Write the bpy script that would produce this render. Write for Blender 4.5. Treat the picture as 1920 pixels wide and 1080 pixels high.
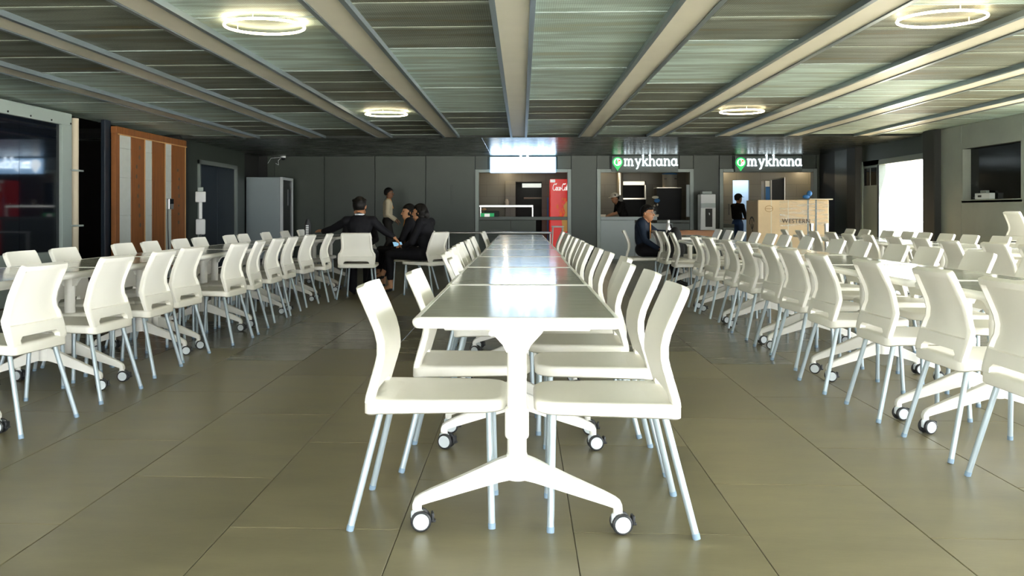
import bpy, bmesh, math, random
from mathutils import Vector, Matrix, Euler

for _o in list(bpy.data.objects):
    bpy.data.objects.remove(_o)
scene = bpy.context.scene
C = scene.collection
PI = math.pi
R = math.radians
rnd = random.Random(7)

# ------------------------------------------------------------------ camera
FPX, PX, PY, CAM_H, YAW = 1740.0, 899.0, 398.0, 1.10, R(2.63)
cam_data = bpy.data.cameras.new('camera')
cam_data.sensor_width = 36.0
cam_data.lens = 36.0 * FPX / 1920.0
cam_data.shift_x = (960.0 - PX) / 1920.0
cam_data.shift_y = (PY - 540.0) / 1920.0
cam_data.clip_start = 0.05
cam = bpy.data.objects.new('camera', cam_data)
cam.location = (0, 0, CAM_H)
cam.rotation_euler = (R(90), 0, YAW)
C.objects.link(cam)
scene.camera = cam

# ------------------------------------------------------------------ light
SKY = 8.0
world = bpy.data.worlds.new('sky')
scene.world = world
world.use_nodes = True
_bg = world.node_tree.nodes['Background']
_bg.inputs['Color'].default_value = (0.95, 0.98, 1.0, 1)
_bg.inputs['Strength'].default_value = SKY
scene.view_settings.view_transform = 'Standard'
scene.view_settings.look = 'None'
scene.view_settings.gamma = 1.0
scene.view_settings.use_curve_mapping = False
scene.view_settings.exposure = 0.72

sun_data = bpy.data.lights.new('sun', 'SUN')
sun_data.energy = 70.0; sun_data.angle = R(0.6); sun_data.color = (1.0, 0.97, 0.92)
sun = bpy.data.objects.new('sun', sun_data)
sun.rotation_euler = Vector((-0.24, 0.24, -0.94)).to_track_quat('-Z', 'Y').to_euler()
C.objects.link(sun)

def portal(name, loc, rot, sx, sy):
    l = bpy.data.lights.new(name, 'AREA')
    l.shape = 'RECTANGLE'; l.size = sx; l.size_y = sy
    l.cycles.is_portal = True
    o = bpy.data.objects.new(name, l)
    o.location = loc; o.rotation_euler = rot
    C.objects.link(o)

# room extents (metres): camera at the origin, rows of tables run along +Y
XL, XR, YF, YB, ZC, YS = -6.0, 6.75, -3.6, 21.4, 2.40, 16.15
portal('daylight_facade', (0.4, YF + 0.02, 1.2), (R(90), 0, PI), 12.4, 2.36)      # faces +Y
portal('daylight_side', (XR - 0.02, 4.1, 1.2), (R(90), 0, R(90)), 15.2, 2.3)     # faces -X
portal('daylight_doorway', (XR - 0.02, 16.95, 1.0), (R(90), 0, R(90)), 2.0, 1.95)

def ray(px, py):
    a = (px - PX) / FPX
    return Vector((-math.sin(YAW) + math.cos(YAW) * a, math.cos(YAW) + math.sin(YAW) * a, (PY - py) / FPX))
def atY(px, py, Y):
    d = ray(px, py); t = Y / d.y
    return Vector((d.x * t, Y, CAM_H + d.z * t))
def atX(px, py, X):
    d = ray(px, py); t = X / d.x
    return Vector((X, d.y * t, CAM_H + d.z * t))
def atZ(px, py, Z):
    d = ray(px, py); t = (Z - CAM_H) / d.z
    return Vector((d.x * t, d.y * t, Z))

# ------------------------------------------------------------------ materials
M = {}
def mat(name, col, rough=0.5, metal=0.0, var=0.0, scale=8.0, bump=0.0, bscale=60.0, emit=None, estr=0.0, spec=None,
        stretch=None, var2=None, objrand=0.0, coat=0.0, rvar=0.0):
    m = bpy.data.materials.new(name); m.use_nodes = True
    nt = m.node_tree; b = nt.nodes['Principled BSDF']
    b.inputs['Base Color'].default_value = (*col, 1)
    b.inputs['Roughness'].default_value = rough
    b.inputs['Metallic'].default_value = metal
    if spec is not None: b.inputs['Specular IOR Level'].default_value = spec
    if coat: b.inputs['Coat Weight'].default_value = coat; b.inputs['Coat Roughness'].default_value = 0.12
    if emit:
        b.inputs['Emission Color'].default_value = (*emit, 1); b.inputs['Emission Strength'].default_value = estr
    if var or bump or objrand or rvar:
        tc = nt.nodes.new('ShaderNodeTexCoord'); mp = nt.nodes.new('ShaderNodeMapping')
        nt.links.new(tc.outputs['Object'], mp.inputs['Vector'])
        if stretch: mp.inputs['Scale'].default_value = stretch
        vec = mp.outputs['Vector']
        if objrand:
            oi = nt.nodes.new('ShaderNodeObjectInfo')
            ad = nt.nodes.new('ShaderNodeVectorMath'); ad.operation = 'ADD'
            mu = nt.nodes.new('ShaderNodeMath'); mu.operation = 'MULTIPLY'; mu.inputs[1].default_value = 37.0
            nt.links.new(oi.outputs['Random'], mu.inputs[0])
            nt.links.new(vec, ad.inputs[0]); nt.links.new(mu.outputs[0], ad.inputs[1])
            vec = ad.outputs[0]
        nz = nt.nodes.new('ShaderNodeTexNoise'); nz.inputs['Scale'].default_value = scale; nz.inputs['Detail'].default_value = 6
        nz.inputs['Roughness'].default_value = 0.6
        nt.links.new(vec, nz.inputs['Vector'])
        c2 = var2 if var2 else tuple(max(0, c * (1 - var)) for c in col)
        c1 = tuple(min(1, c * (1 + var * 0.6)) for c in col)
        cr = nt.nodes.new('ShaderNodeValToRGB')
        cr.color_ramp.elements[0].position = 0.3; cr.color_ramp.elements[1].position = 0.7
        cr.color_ramp.elements[0].color = (*c2, 1); cr.color_ramp.elements[1].color = (*c1, 1)
        nt.links.new(nz.outputs['Fac'], cr.inputs['Fac'])
        out = cr.outputs['Color']
        if objrand:
            hv = nt.nodes.new('ShaderNodeHueSaturation')
            mr = nt.nodes.new('ShaderNodeMapRange')
            mr.inputs['To Min'].default_value = 1 - objrand; mr.inputs['To Max'].default_value = 1 + objrand
            nt.links.new(oi.outputs['Random'], mr.inputs['Value'])
            nt.links.new(mr.outputs[0], hv.inputs['Value']); nt.links.new(out, hv.inputs['Color'])
            out = hv.outputs['Color']
        nt.links.new(out, b.inputs['Base Color'])
        if rvar:
            mr2 = nt.nodes.new('ShaderNodeMapRange')
            mr2.inputs['To Min'].default_value = max(0.02, rough - rvar); mr2.inputs['To Max'].default_value = rough + rvar
            nt.links.new(nz.outputs['Fac'], mr2.inputs['Value']); nt.links.new(mr2.outputs[0], b.inputs['Roughness'])
        if bump:
            n2 = nt.nodes.new('ShaderNodeTexNoise'); n2.inputs['Scale'].default_value = bscale; n2.inputs['Detail'].default_value = 4
            nt.links.new(vec, n2.inputs['Vector'])
            bp = nt.nodes.new('ShaderNodeBump'); bp.inputs['Strength'].default_value = bump; bp.inputs['Distance'].default_value = 0.004
            nt.links.new(n2.outputs['Fac'], bp.inputs['Height']); nt.links.new(bp.outputs['Normal'], b.inputs['Normal'])
    M[name] = m
    return m

mat('chair_white', (0.90, 0.88, 0.79), 0.42, bump=0.04, bscale=400, var=0.02, scale=3, objrand=0.03)
mat('chair_leg', (0.40, 0.48, 0.52), 0.35, metal=0.3)
mat('foot_cap', (0.22, 0.32, 0.42), 0.6)
mat('table_white', (0.88, 0.87, 0.80), 0.35)
mat('laminate', (0.62, 0.62, 0.52), 0.12, var=0.16, scale=5, stretch=(1.0, 22.0, 1.0), spec=0.6, rvar=0.05, objrand=0.05)
mat('caster_black', (0.02, 0.022, 0.024), 0.45)
mat('caster_hub', (0.62, 0.68, 0.70), 0.4)
mat('tile', (0.215, 0.19, 0.11), 0.34, var=0.22, scale=2.2, stretch=(1.0, 2.6, 1.0), objrand=0.10, bump=0.05, bscale=30, rvar=0.08, spec=0.5)
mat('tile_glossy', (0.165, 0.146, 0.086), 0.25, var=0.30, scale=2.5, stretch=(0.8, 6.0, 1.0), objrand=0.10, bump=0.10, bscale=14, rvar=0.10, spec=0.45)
mat('grout', (0.11, 0.085, 0.045), 0.9, var=0.3, scale=3)
mat('beam', (0.80, 0.77, 0.64), 0.42, var=0.06, scale=1.5, metal=0.0)
mat('beam_angle', (0.30, 0.37, 0.40), 0.32, metal=0.7)
mat('ceiling_void', (0.03, 0.035, 0.03), 0.9)
mat('tbar', (0.30, 0.36, 0.34), 0.55)
mat('stiffener', (0.26, 0.29, 0.24), 0.7)
mat('soffit', (0.13, 0.14, 0.115), 0.27, metal=0.85, var=0.16, scale=3, stretch=(0.6, 14.0, 1.0), rvar=0.05)
mat('wall_panel', (0.034, 0.045, 0.034), 0.42, var=0.12, scale=1.5, metal=0.25, objrand=0.08)
mat('wall_dark', (0.018, 0.019, 0.017), 0.6)
mat('joint_dark', (0.012, 0.013, 0.012), 0.8)
mat('panel_right', (0.31, 0.335, 0.285), 0.45, var=0.10, scale=1.5, metal=0.2, objrand=0.05)
mat('frame_grey', (0.20, 0.235, 0.215), 0.42, metal=0.3)
mat('counter_grey', (0.36, 0.42, 0.41), 0.4, var=0.05, scale=2)
mat('black_glass', (0.004, 0.006, 0.010), 0.04, spec=0.35)
mat('navy', (0.005, 0.012, 0.022), 0.5)
mat('steel', (0.55, 0.56, 0.54), 0.28, metal=0.9, var=0.1, scale=6)
mat('glass_dark', (0.01, 0.012, 0.012), 0.10, spec=0.08)

def mesh_panel_mat(name, strand, hole, rust):
    m = bpy.data.materials.new(name); m.use_nodes = True
    nt = m.node_tree; b = nt.nodes['Principled BSDF']
    b.inputs['Roughness'].default_value = 0.55; b.inputs['Metallic'].default_value = 0.25
    tc = nt.nodes.new('ShaderNodeTexCoord')
    br = nt.nodes.new('ShaderNodeTexBrick')
    br.offset = 0.5
    for k, v in (('Scale', 1.0), ('Brick Width', 0.030), ('Row Height', 0.0125), ('Mortar Size', 0.0030), ('Mortar Smooth', 0.3), ('Bias', 0.0)):
        br.inputs[k].default_value = v
    nt.links.new(tc.outputs['Object'], br.inputs['Vector'])
    br.inputs['Color1'].default_value = (*hole, 1); br.inputs['Color2'].default_value = (*hole, 1)
    br.inputs['Mortar'].default_value = (*strand, 1)
    mp = nt.nodes.new('ShaderNodeMapping'); mp.inputs['Scale'].default_value = (0.8, 6.0, 1)
    oi = nt.nodes.new('ShaderNodeObjectInfo')
    ad = nt.nodes.new('ShaderNodeVectorMath'); ad.operation = 'ADD'
    mu = nt.nodes.new('ShaderNodeMath'); mu.operation = 'MULTIPLY'; mu.inputs[1].default_value = 51.0
    nt.links.new(oi.outputs['Random'], mu.inputs[0]); nt.links.new(tc.outputs['Object'], mp.inputs['Vector'])
    nt.links.new(mp.outputs[0], ad.inputs[0]); nt.links.new(mu.outputs[0], ad.inputs[1])
    nz = nt.nodes.new('ShaderNodeTexNoise'); nz.inputs['Scale'].default_value = 1.3; nz.inputs['Detail'].default_value = 7
    nt.links.new(ad.outputs[0], nz.inputs['Vector'])
    cr = nt.nodes.new('ShaderNodeValToRGB')
    e = cr.color_ramp.elements
    e[0].position = 0.30; e[0].color = (*rust, 1); e[1].position = 0.62; e[1].color = (1.15, 1.15, 1.15, 1)
    el = e.new(0.45); el.color = (0.72, 0.74, 0.72, 1)
    nt.links.new(nz.outputs['Fac'], cr.inputs['Fac'])
    mx = nt.nodes.new('ShaderNodeMix'); mx.data_type = 'RGBA'; mx.blend_type = 'MULTIPLY'; mx.inputs[0].default_value = 1.0
    nt.links.new(br.outputs['Color'], mx.inputs[6]); nt.links.new(cr.outputs['Color'], mx.inputs[7])
    nt.links.new(mx.outputs[2], b.inputs['Base Color'])
    bp = nt.nodes.new('ShaderNodeBump'); bp.inputs['Strength'].default_value = 0.6; bp.inputs['Distance'].default_value = 0.004
    nt.links.new(br.outputs['Fac'], bp.inputs['Height']); nt.links.new(bp.outputs['Normal'], b.inputs['Normal'])
    M[name] = m
mesh_panel_mat('mesh_lit', (0.70, 0.86, 0.80), (0.36, 0.45, 0.41), (0.78, 0.70, 0.56))  # painted lighter, as where strand faces catch the light
mesh_panel_mat('mesh_shaded', (0.34, 0.37, 0.31), (0.05, 0.06, 0.048), (0.85, 0.66, 0.44))  # same metal painted darker, shade of panels turned the other way

# ------------------------------------------------------------------ mesh helpers
class MB:
    """collects shapes into one bmesh, then becomes ONE mesh object"""
    def __init__(s): s.bm = bmesh.new()
    def box(s, x0, x1, y0, y1, z0, z1, mt=None, mi=0):
        vs = [Vector((x, y, z)) for x in (x0, x1) for y in (y0, y1) for z in (z0, z1)]
        if mt is not None: vs = [mt @ v for v in vs]
        v = [s.bm.verts.new(p) for p in vs]
        for f in ((0,1,3,2),(4,6,7,5),(0,4,5,1),(2,3,7,6),(0,2,6,4),(1,5,7,3)):
            fc = s.bm.faces.new([v[i] for i in f]); fc.material_index = mi
        return s
    def bbox(s, x0, x1, y0, y1, z0, z1, b=0.005, mt=None, seg=1, mi=0):
        t = bmesh.new()
        bmesh.ops.create_cube(t, size=1.0, matrix=Matrix.Translation(((x0+x1)/2,(y0+y1)/2,(z0+z1)/2)) @ Matrix.Diagonal((abs(x1-x0),abs(y1-y0),abs(z1-z0),1)))
        bmesh.ops.bevel(t, geom=t.edges[:], offset=b, segments=seg, affect='EDGES', profile=0.5)
        s._merge(t, mt, mi); return s
    def _merge(s, t, mt=None, mi=0):
        mp = {}
        for v in t.verts: mp[v] = s.bm.verts.new(mt @ v.co if mt is not None else v.co)
        for f in t.faces:
            try:
                fc = s.bm.faces.new([mp[v] for v in f.verts]); fc.material_index = mi
            except ValueError: pass
        t.free()
    def cyl(s, p0, p1, r0, r1=None, n=12, caps=True, mi=0):
        p0, p1 = Vector(p0), Vector(p1); r1 = r0 if r1 is None else r1
        d = (p1 - p0).normalized()
        a = d.orthogonal().normalized(); b = d.cross(a)
        A = [s.bm.verts.new(p0 + r0*(math.cos(2*PI*i/n)*a + math.sin(2*PI*i/n)*b)) for i in range(n)]
        B = [s.bm.verts.new(p1 + r1*(math.cos(2*PI*i/n)*a + math.sin(2*PI*i/n)*b)) for i in range(n)]
        for i in range(n):
            s.bm.faces.new((A[i], A[(i+1)%n], B[(i+1)%n], B[i])).material_index = mi
        if caps:
            s.bm.faces.new(A[::-1]).material_index = mi; s.bm.faces.new(B).material_index = mi
        return s
    def tube(s, pts, r, n=8, mi=0):
        for a, b in zip(pts, pts[1:]): s.cyl(a, b, r, r, n, True, mi)
        return s
    def sph(s, c, r, sc=(1,1,1), u=16, v=10, mt=None, mi=0):
        t = bmesh.new()
        bmesh.ops.create_uvsphere(t, u_segments=u, v_segments=v, radius=r)
        m = Matrix.Translation(c) @ (mt if mt is not None else Matrix()) @ Matrix.Diagonal((*sc, 1))
        s._merge(t, m, mi); return s
    def lathe(s, prof, n=20, mt=None, mi=0):
        rings = []
        for r, z in prof:
            rings.append([s.bm.verts.new((mt @ Vector((r*math.cos(2*PI*i/n), r*math.sin(2*PI*i/n), z))) if mt is not None else (r*math.cos(2*PI*i/n), r*math.sin(2*PI*i/n), z)) for i in range(n)])
        for a, b in zip(rings, rings[1:]):
            for i in range(n): s.bm.faces.new((a[i], a[(i+1)%n], b[(i+1)%n], b[i])).material_index = mi
        s.bm.faces.new(rings[0][::-1]).material_index = mi; s.bm.faces.new(rings[-1]).material_index = mi
        return s
    def prism(s, poly, d0, d1, mt=None, mi=0):
        """poly: list of (a,b) -> points (a, d, b): outline in XZ, extruded along Y"""
        T = (lambda p: mt @ Vector(p)) if mt is not None else (lambda p: Vector(p))
        A = [s.bm.verts.new(T((a, d0, b))) for a, b in poly]; B = [s.bm.verts.new(T((a, d1, b))) for a, b in poly]
        n = len(poly)
        for i in range(n): s.bm.faces.new((A[i], A[(i+1)%n], B[(i+1)%n], B[i])).material_index = mi
        s.bm.faces.new(A[::-1]).material_index = mi; s.bm.faces.new(B).material_index = mi
        return s
    def rings(s, loops, cap=True, mi=0):
        L = [[s.bm.verts.new(p) for p in lp] for lp in loops]
        n = len(L[0])
        for a, b in zip(L, L[1:]):
            for i in range(n): s.bm.faces.new((a[i], a[(i+1)%n], b[(i+1)%n], b[i])).material_index = mi
        if cap:
            s.bm.faces.new(L[0][::-1]).material_index = mi; s.bm.faces.new(L[-1]).material_index = mi
        return s
    def ribbon(s, pts, w, d0, d1, mt=None, mi=0, closed=False):
        """flat stroke of width w along 2D pts in XZ, between depths d0,d1 (Y)"""
        P = [Vector((p[0], p[1])) for p in pts]; n = len(P)
        Lh, Rh = [], []
        for i in range(n):
            a = P[i-1] if (i > 0 or closed) else None; b = P[(i+1) % n] if (i < n-1 or closed) else None
            d1_ = (P[i]-a).normalized() if a is not None else None; d2_ = (b-P[i]).normalized() if b is not None else None
            if d1_ is None: d1_ = d2_
            if d2_ is None: d2_ = d1_
            t = (d1_+d2_)
            t = t.normalized() if t.length > 1e-6 else d1_
            nn = Vector((-t.y, t.x)); k = max(0.5, nn.dot(Vector((-d1_.y, d1_.x))))
            Lh.append(P[i] + nn*(w/2/k)); Rh.append(P[i] - nn*(w/2/k))
        T = (lambda x, y, z: mt @ Vector((x, y, z))) if mt is not None else (lambda x, y, z: Vector((x, y, z)))
        V = [[s.bm.verts.new(T(p.x, dd, p.y)) for p in side] for dd in (d0, d1) for side in (Lh, Rh)]
        m = n if closed else n-1
        for i in range(m):
            j = (i+1) % n
            for q in ((V[0][i],V[1][i],V[1][j],V[0][j]), (V[2][i],V[2][j],V[3][j],V[3][i]), (V[0][i],V[0][j],V[2][j],V[2][i]), (V[1][i],V[3][i],V[3][j],V[1][j])):
                s.bm.faces.new(q).material_index = mi
        if not closed:
            s.bm.faces.new((V[0][0],V[2][0],V[3][0],V[1][0])).material_index = mi
            s.bm.faces.new((V[0][-1],V[1][-1],V[3][-1],V[2][-1])).material_index = mi
        return s
    def mesh(s, name, ms, smooth=None):
        bmesh.ops.recalc_face_normals(s.bm, faces=s.bm.faces[:])
        me = bpy.data.meshes.new(name); s.bm.to_mesh(me); s.bm.free()
        for m in (ms if isinstance(ms, (list, tuple)) else [ms]): me.materials.append(M[m] if isinstance(m, str) else m)
        if smooth:
            me.polygons.foreach_set('use_smooth', [True]*len(me.polygons))
            me.set_sharp_from_angle(angle=R(smooth))
        return me
    def build(s, name, ms, parent=None, smooth=None, loc=None, rotz=None):
        return link(name, s.mesh(name, ms, smooth), parent, loc, rotz)

def link(name, me, parent=None, loc=None, rotz=None):
    o = bpy.data.objects.new(name, me); C.objects.link(o)
    if parent is not None: o.parent = parent
    if loc is not None: o.location = loc
    if rotz is not None: o.rotation_euler = (0, 0, rotz)
    return o
def tag(o, label=None, cat=None, group=None, kind=None):
    if label: o['label'] = label
    if cat: o['category'] = cat
    if group: o['group'] = group
    if kind: o['kind'] = kind
    return o
def thing(name, label, cat, loc=(0,0,0), rotz=0, group=None):
    o = bpy.data.objects.new(name, None); o.empty_display_size = 0.1
    C.objects.link(o); o.location = loc; o.rotation_euler = (0, 0, rotz)
    return tag(o, label, cat, group)
def struct(o, label): return tag(o, label, None, None, 'structure')
def copy_tree(o, parent=None):
    c = o.copy(); C.objects.link(c); c.parent = parent
    for ch in KIDS.get(o.name, []):
        cc = copy_tree(ch, c)
    return c
KIDS = {}
def index_kids(o):
    KIDS[o.name] = [x for x in bpy.data.objects if x.parent == o]
    for k in KIDS[o.name]: index_kids(k)
ORD = ['first','second','third','fourth','fifth','sixth','seventh','eighth','ninth','tenth','eleventh','twelfth','thirteenth','fourteenth','fifteenth','sixteenth','seventeenth']
# ------------------------------------------------------------------ floor
m = MB(); m.box(XL - 3, XR + 4, YF - 0.2, YB + 4, -0.12, -0.004)
floor = struct(m.build('floor', 'grout'), 'olive grey stone tile floor of the canteen')
TW, TL, G = 0.60, 1.20, 0.0035
def tile_mesh(mt):
    b = MB(); w, l = TW/2 - G/2, TL/2 - G/2
    lo = [(-w,-l,-0.004),(w,-l,-0.004),(w,l,-0.004),(-w,l,-0.004)]
    mid = [(x, y, -0.001) for x, y, z in lo]
    e = 0.0015
    top = [(-w+e,-l+e,0),(w-e,-l+e,0),(w-e,l-e,0),(-w+e,l-e,0)]
    b.rings([lo, mid, top]); return b.mesh('floor_tile', mt)
tile_a, tile_b = tile_mesh('tile'), tile_mesh('tile_glossy')
far = MB()
for i in range(-9, 12):
    x = -0.424 + TW * (i + 0.5)
    ph = 3.20 if i % 2 else 3.80
    y = ph - 6 * TL
    while y < YB:
        c = y + TL / 2
        vis = c > 2.2 and abs(x) < 0.6 * c + 1.2
        if c < 15.2 and vis:
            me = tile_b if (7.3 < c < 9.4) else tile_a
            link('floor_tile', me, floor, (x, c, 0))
        elif c < YB and (c >= 15.2 or (c > YF)) and XL - 0.6 < x < XR + 0.6:
            far.box(x - TW/2 + G/2, x + TW/2 - G/2, y + G/2, min(y + TL - G/2, YB), -0.004, 0)
        y += TL
tag(far.build('floor_tile_field', 'tile', floor), kind='stuff')

# ------------------------------------------------------------------ ceiling
m = MB(); m.box(XL - 2.5, XR + 0.3, YF - 0.4, YB + 0.1, 2.62, 2.72)
m.box(XL - 0.1, XR + 0.1, YS - 0.02, YS, 2.40, 2.62)
ceiling = struct(m.build('ceiling', 'ceiling_void'), 'low ceiling of expanded metal panels between long cream beams')
BP, B0 = 1.172, -0.06
bm_ = MB(); bm_.bbox(-0.112, 0.112, YF, YS, 2.408, 2.50, 0.003)
beam_me = bm_.mesh('ceiling_beam', 'beam')
a_ = MB(); a_.box(-0.145, -0.108, YF, YS, 2.398, 2.404); a_.box(-0.145, -0.139, YF, YS, 2.404, 2.47)
angle_l = a_.mesh('edge_angle', 'beam_angle')
a_ = MB(); a_.box(0.108, 0.145, YF, YS, 2.398, 2.404); a_.box(0.139, 0.145, YF, YS, 2.404, 2.47)
angle_r = a_.mesh('edge_angle', 'beam_angle')
for k in range(-4, 6):
    b = link('ceiling_beam', beam_me, ceiling, (B0 + BP*k, 0, 0))
    link('edge_angle', angle_l, b); link('edge_angle', angle_r, b)
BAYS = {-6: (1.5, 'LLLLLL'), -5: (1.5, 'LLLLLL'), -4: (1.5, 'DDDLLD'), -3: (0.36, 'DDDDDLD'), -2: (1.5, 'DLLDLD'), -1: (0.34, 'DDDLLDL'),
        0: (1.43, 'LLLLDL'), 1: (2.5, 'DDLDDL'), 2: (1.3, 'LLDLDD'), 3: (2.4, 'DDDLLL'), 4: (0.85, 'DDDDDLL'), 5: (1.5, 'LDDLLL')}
PLEN = 2.4
def panel_mesh(w, mt):
    b = MB(); b.box(-w/2, w/2, -PLEN/2 + 0.004, PLEN/2 - 0.004, 0, 0.012); return b.mesh('mesh_panel', mt)
pm = {t: panel_mesh(0.896, n) for t, n in (('L', 'mesh_lit'), ('D', 'mesh_shaded'))}
b = MB(); b.box(-0.447, 0.447, -0.008, 0.008, -0.004, 0.002); tbar_me = b.mesh('panel_joint_bar', 'tbar')
b = MB(); b.box(-0.447, 0.447, -0.032, 0.032, -0.002, 0.002); stiff_me = b.mesh('stiffener_strip', 'stiffener')
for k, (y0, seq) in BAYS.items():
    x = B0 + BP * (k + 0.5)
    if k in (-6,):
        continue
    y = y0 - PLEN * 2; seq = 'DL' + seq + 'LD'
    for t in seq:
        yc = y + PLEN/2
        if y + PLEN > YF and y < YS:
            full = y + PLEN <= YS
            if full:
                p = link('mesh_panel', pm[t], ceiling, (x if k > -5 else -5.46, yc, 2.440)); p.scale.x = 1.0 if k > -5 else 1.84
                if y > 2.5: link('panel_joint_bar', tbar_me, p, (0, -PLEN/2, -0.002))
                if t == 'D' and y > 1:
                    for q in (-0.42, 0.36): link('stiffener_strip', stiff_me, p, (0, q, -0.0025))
            else:
                l = YS - y - 0.02
                b = MB(); b.box(-0.448, 0.448, 0.004, l, 0, 0.012)
                p = b.build('mesh_panel', 'mesh_lit' if t == 'L' else 'mesh_shaded', ceiling, loc=(x, y, 2.440))
                link('panel_joint_bar', tbar_me, p, (0, 0, -0.002))
        y += PLEN
# soffit of brushed metal sheets over the counters
sof = MB(); sof.box(XL - 2.4, XR + 0.2, YS, YB, 2.412, 2.50)
soffit = struct(sof.build('trim_1', 'joint_dark'), 'dark brushed metal soffit above the food counters')
xs = [XL - 2.4, -5.4, -3.05, -0.70, 1.65, 4.0, XR + 0.2]
for a, b2 in zip(xs, xs[1:]):
    for y0, y1 in ((YS, 18.75), (18.75, YB)):
        s = MB(); s.bbox(a + 0.004, b2 - 0.004, y0 + 0.004, y1 - 0.004, 2.40, 2.415, 0.002)
        s.build('soffit_sheet', 'soffit', soffit)

# ------------------------------------------------------------------ ring lights
mat('ring_glow', (1, 0.9, 0.7), 0.5, emit=(1.0, 0.80, 0.50), estr=12.0)
mat('lamp_white', (0.8, 0.8, 0.76), 0.4)
def ring_light(x, y, lab):
    t = thing('ring_light', lab, 'ceiling light', (x, y, 2.40), 0, 'ring lights on the ceiling')
    b = MB(); n = 48; r, q = 0.275, 0.009
    prof = [(r + q*math.cos(a), q*math.sin(a)) for a in [2*PI*i/8 for i in range(8)]]
    loops = [[(pr*math.cos(2*PI*i/n), pr*math.sin(2*PI*i/n), pz) for pr, pz in prof] for i in range(n)]
    vs = [[b.bm.verts.new(p) for p in lp] for lp in loops]
    for i in range(n):
        for j in range(8): b.bm.faces.new((vs[i][j], vs[(i+1)%n][j], vs[(i+1)%n][(j+1)%8], vs[i][(j+1)%8]))
    b.build('glowing_ring', 'ring_glow', t, 60)
    for a in (0.5, 2.6, 4.7):
        c = MB(); c.cyl((r*math.cos(a), r*math.sin(a), 0.0), (r*math.cos(a), r*math.sin(a), 0.04), 0.004, n=6)
        c.build('hanger', 'lamp_white', t)
ring_light(-1.80, 6.42, 'glowing ring light on the ceiling, near one on the left')
ring_light(-1.80, 12.25, 'glowing ring light on the ceiling, far one on the left')
ring_light(2.82, 6.38, 'glowing ring light on the ceiling, near one on the right')
ring_light(2.84, 12.15, 'glowing ring light on the ceiling, far one on the right')

# ------------------------------------------------------------------ walls beside and behind the camera
m = MB()
for x in [XL + 2.1*i for i in range(7)]: m.bbox(x - 0.04, x + 0.04, YF - 0.06, YF + 0.02, 0, 2.44, 0.005)
m.bbox(XL, XR, YF - 0.06, YF, 0, 0.08, 0.004); m.bbox(XL, XR, YF - 0.06, YF, 2.34, 2.44, 0.004)
struct(m.build('window_1', 'frame_grey'), 'glazed facade frame behind the camera')
m = MB()
for y in [-2.8 + 2.08*i for i in range(8)]: m.bbox(XR - 0.02, XR + 0.06, y - 0.04, y + 0.04, 0, 2.44, 0.005)
m.bbox(XR, XR + 0.06, YF, 11.8, 0, 0.08, 0.004); m.bbox(XR, XR + 0.06, YF, 11.8, 2.34, 2.44, 0.004)
struct(m.build('window_2', 'frame_grey'), 'glazed side wall frame right of the camera')
m = MB(); m.box(XL - 0.3, XL - 0.05, YF, 9.6, 0, 2.62)
struct(m.build('wall_left', 'wall_dark'), 'dark wall along the left of the hall')
mat('paving', (0.42, 0.41, 0.38), 0.8, var=0.1, scale=1)
m = MB(); m.box(-40, 60, -60, YF - 0.2, -0.2, -0.05); m.box(XR + 0.2, 60, YF - 0.2, 60, -0.2, -0.05)  # unseen ground, added to bounce daylight into the hall
struct(m.build('pavement', 'paving'), 'unseen pale paving outside the hall, added to bounce daylight')

# right wall: panels, window, pillars, doorway
def wall_strip(name, parent, X, y0, y1, z0, z1, mt, t=0.03, out=1):
    b = MB(); b.bbox(min(X, X + out*t), max(X, X + out*t), y0 + 0.003, y1 - 0.003, z0 + 0.002, z1 - 0.002, 0.003)
    return b.build(name, mt, parent)
m = MB(); m.box(XR + 0.03, XR + 0.18, 11.8, 12.86, 0, 2.62); m.box(XR + 0.03, XR + 0.18, 14.6, 16.0, 0, 2.62)
m.box(XR + 0.03, XR + 0.18, 12.86, 14.6, 0, 1.28); m.box(XR + 0.03, XR + 0.18, 12.86, 14.6, 2.07, 2.62)
wall_right = struct(m.build('wall_right', 'joint_dark'), 'pale grey green panelled wall right of the tables')
for y0, y1 in ((11.8, 12.86),): wall_strip('wall_panel', wall_right, XR, y0, y1, 0.62, 2.44, 'panel_right')
for y0, y1 in ((12.86, 14.6),):
    wall_strip('wall_panel', wall_right, XR, y0, y1, 0.62, 1.28, 'panel_right'); wall_strip('wall_panel', wall_right, XR, y0, y1, 2.07, 2.44, 'panel_right')
wall_strip('wall_panel', wall_right, XR, 14.6, 15.3, 0.62, 2.44, 'panel_right')
wall_strip('skirting', wall_right, XR, 11.8, 15.3, 0.0, 0.62, 'wall_dark')
m = MB()   # room seen through the little window
m.box(XR + 1.6, XR + 1.7, 12.0, 15.6, 0.4, 2.6); m.box(XR + 0.18, XR + 1.6, 12.0, 12.1, 0.4, 2.6); m.box(XR + 0.18, XR + 1.6, 15.5, 15.6, 0.4, 2.6)
m.box(XR + 0.18, XR + 1.6, 12.0, 15.6, 0.4, 0.5); m.box(XR + 0.18, XR + 1.6, 12.0, 15.6, 2.5, 2.6)
struct(m.build('wall_office', 'wall_dark'), 'dark small room behind the window in the right wall')
w = MB(); w.bbox(XR + 0.0, XR + 0.2, 12.86, 14.6, 1.24, 1.29, 0.004); w.bbox(XR - 0.004, XR + 0.2, 14.55, 14.6, 1.28, 2.07, 0.004); w.bbox(XR, XR + 0.2, 12.86, 12.9, 1.28, 2.07, 0.004)
win = struct(w.build('window_3', 'panel_right'), 'square window opening in the right wall')
g = MB(); g.box(XR + 0.12, XR + 0.13, 12.9, 14.55, 1.29, 2.07); g.build('pane', 'glass_dark', win)
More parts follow.
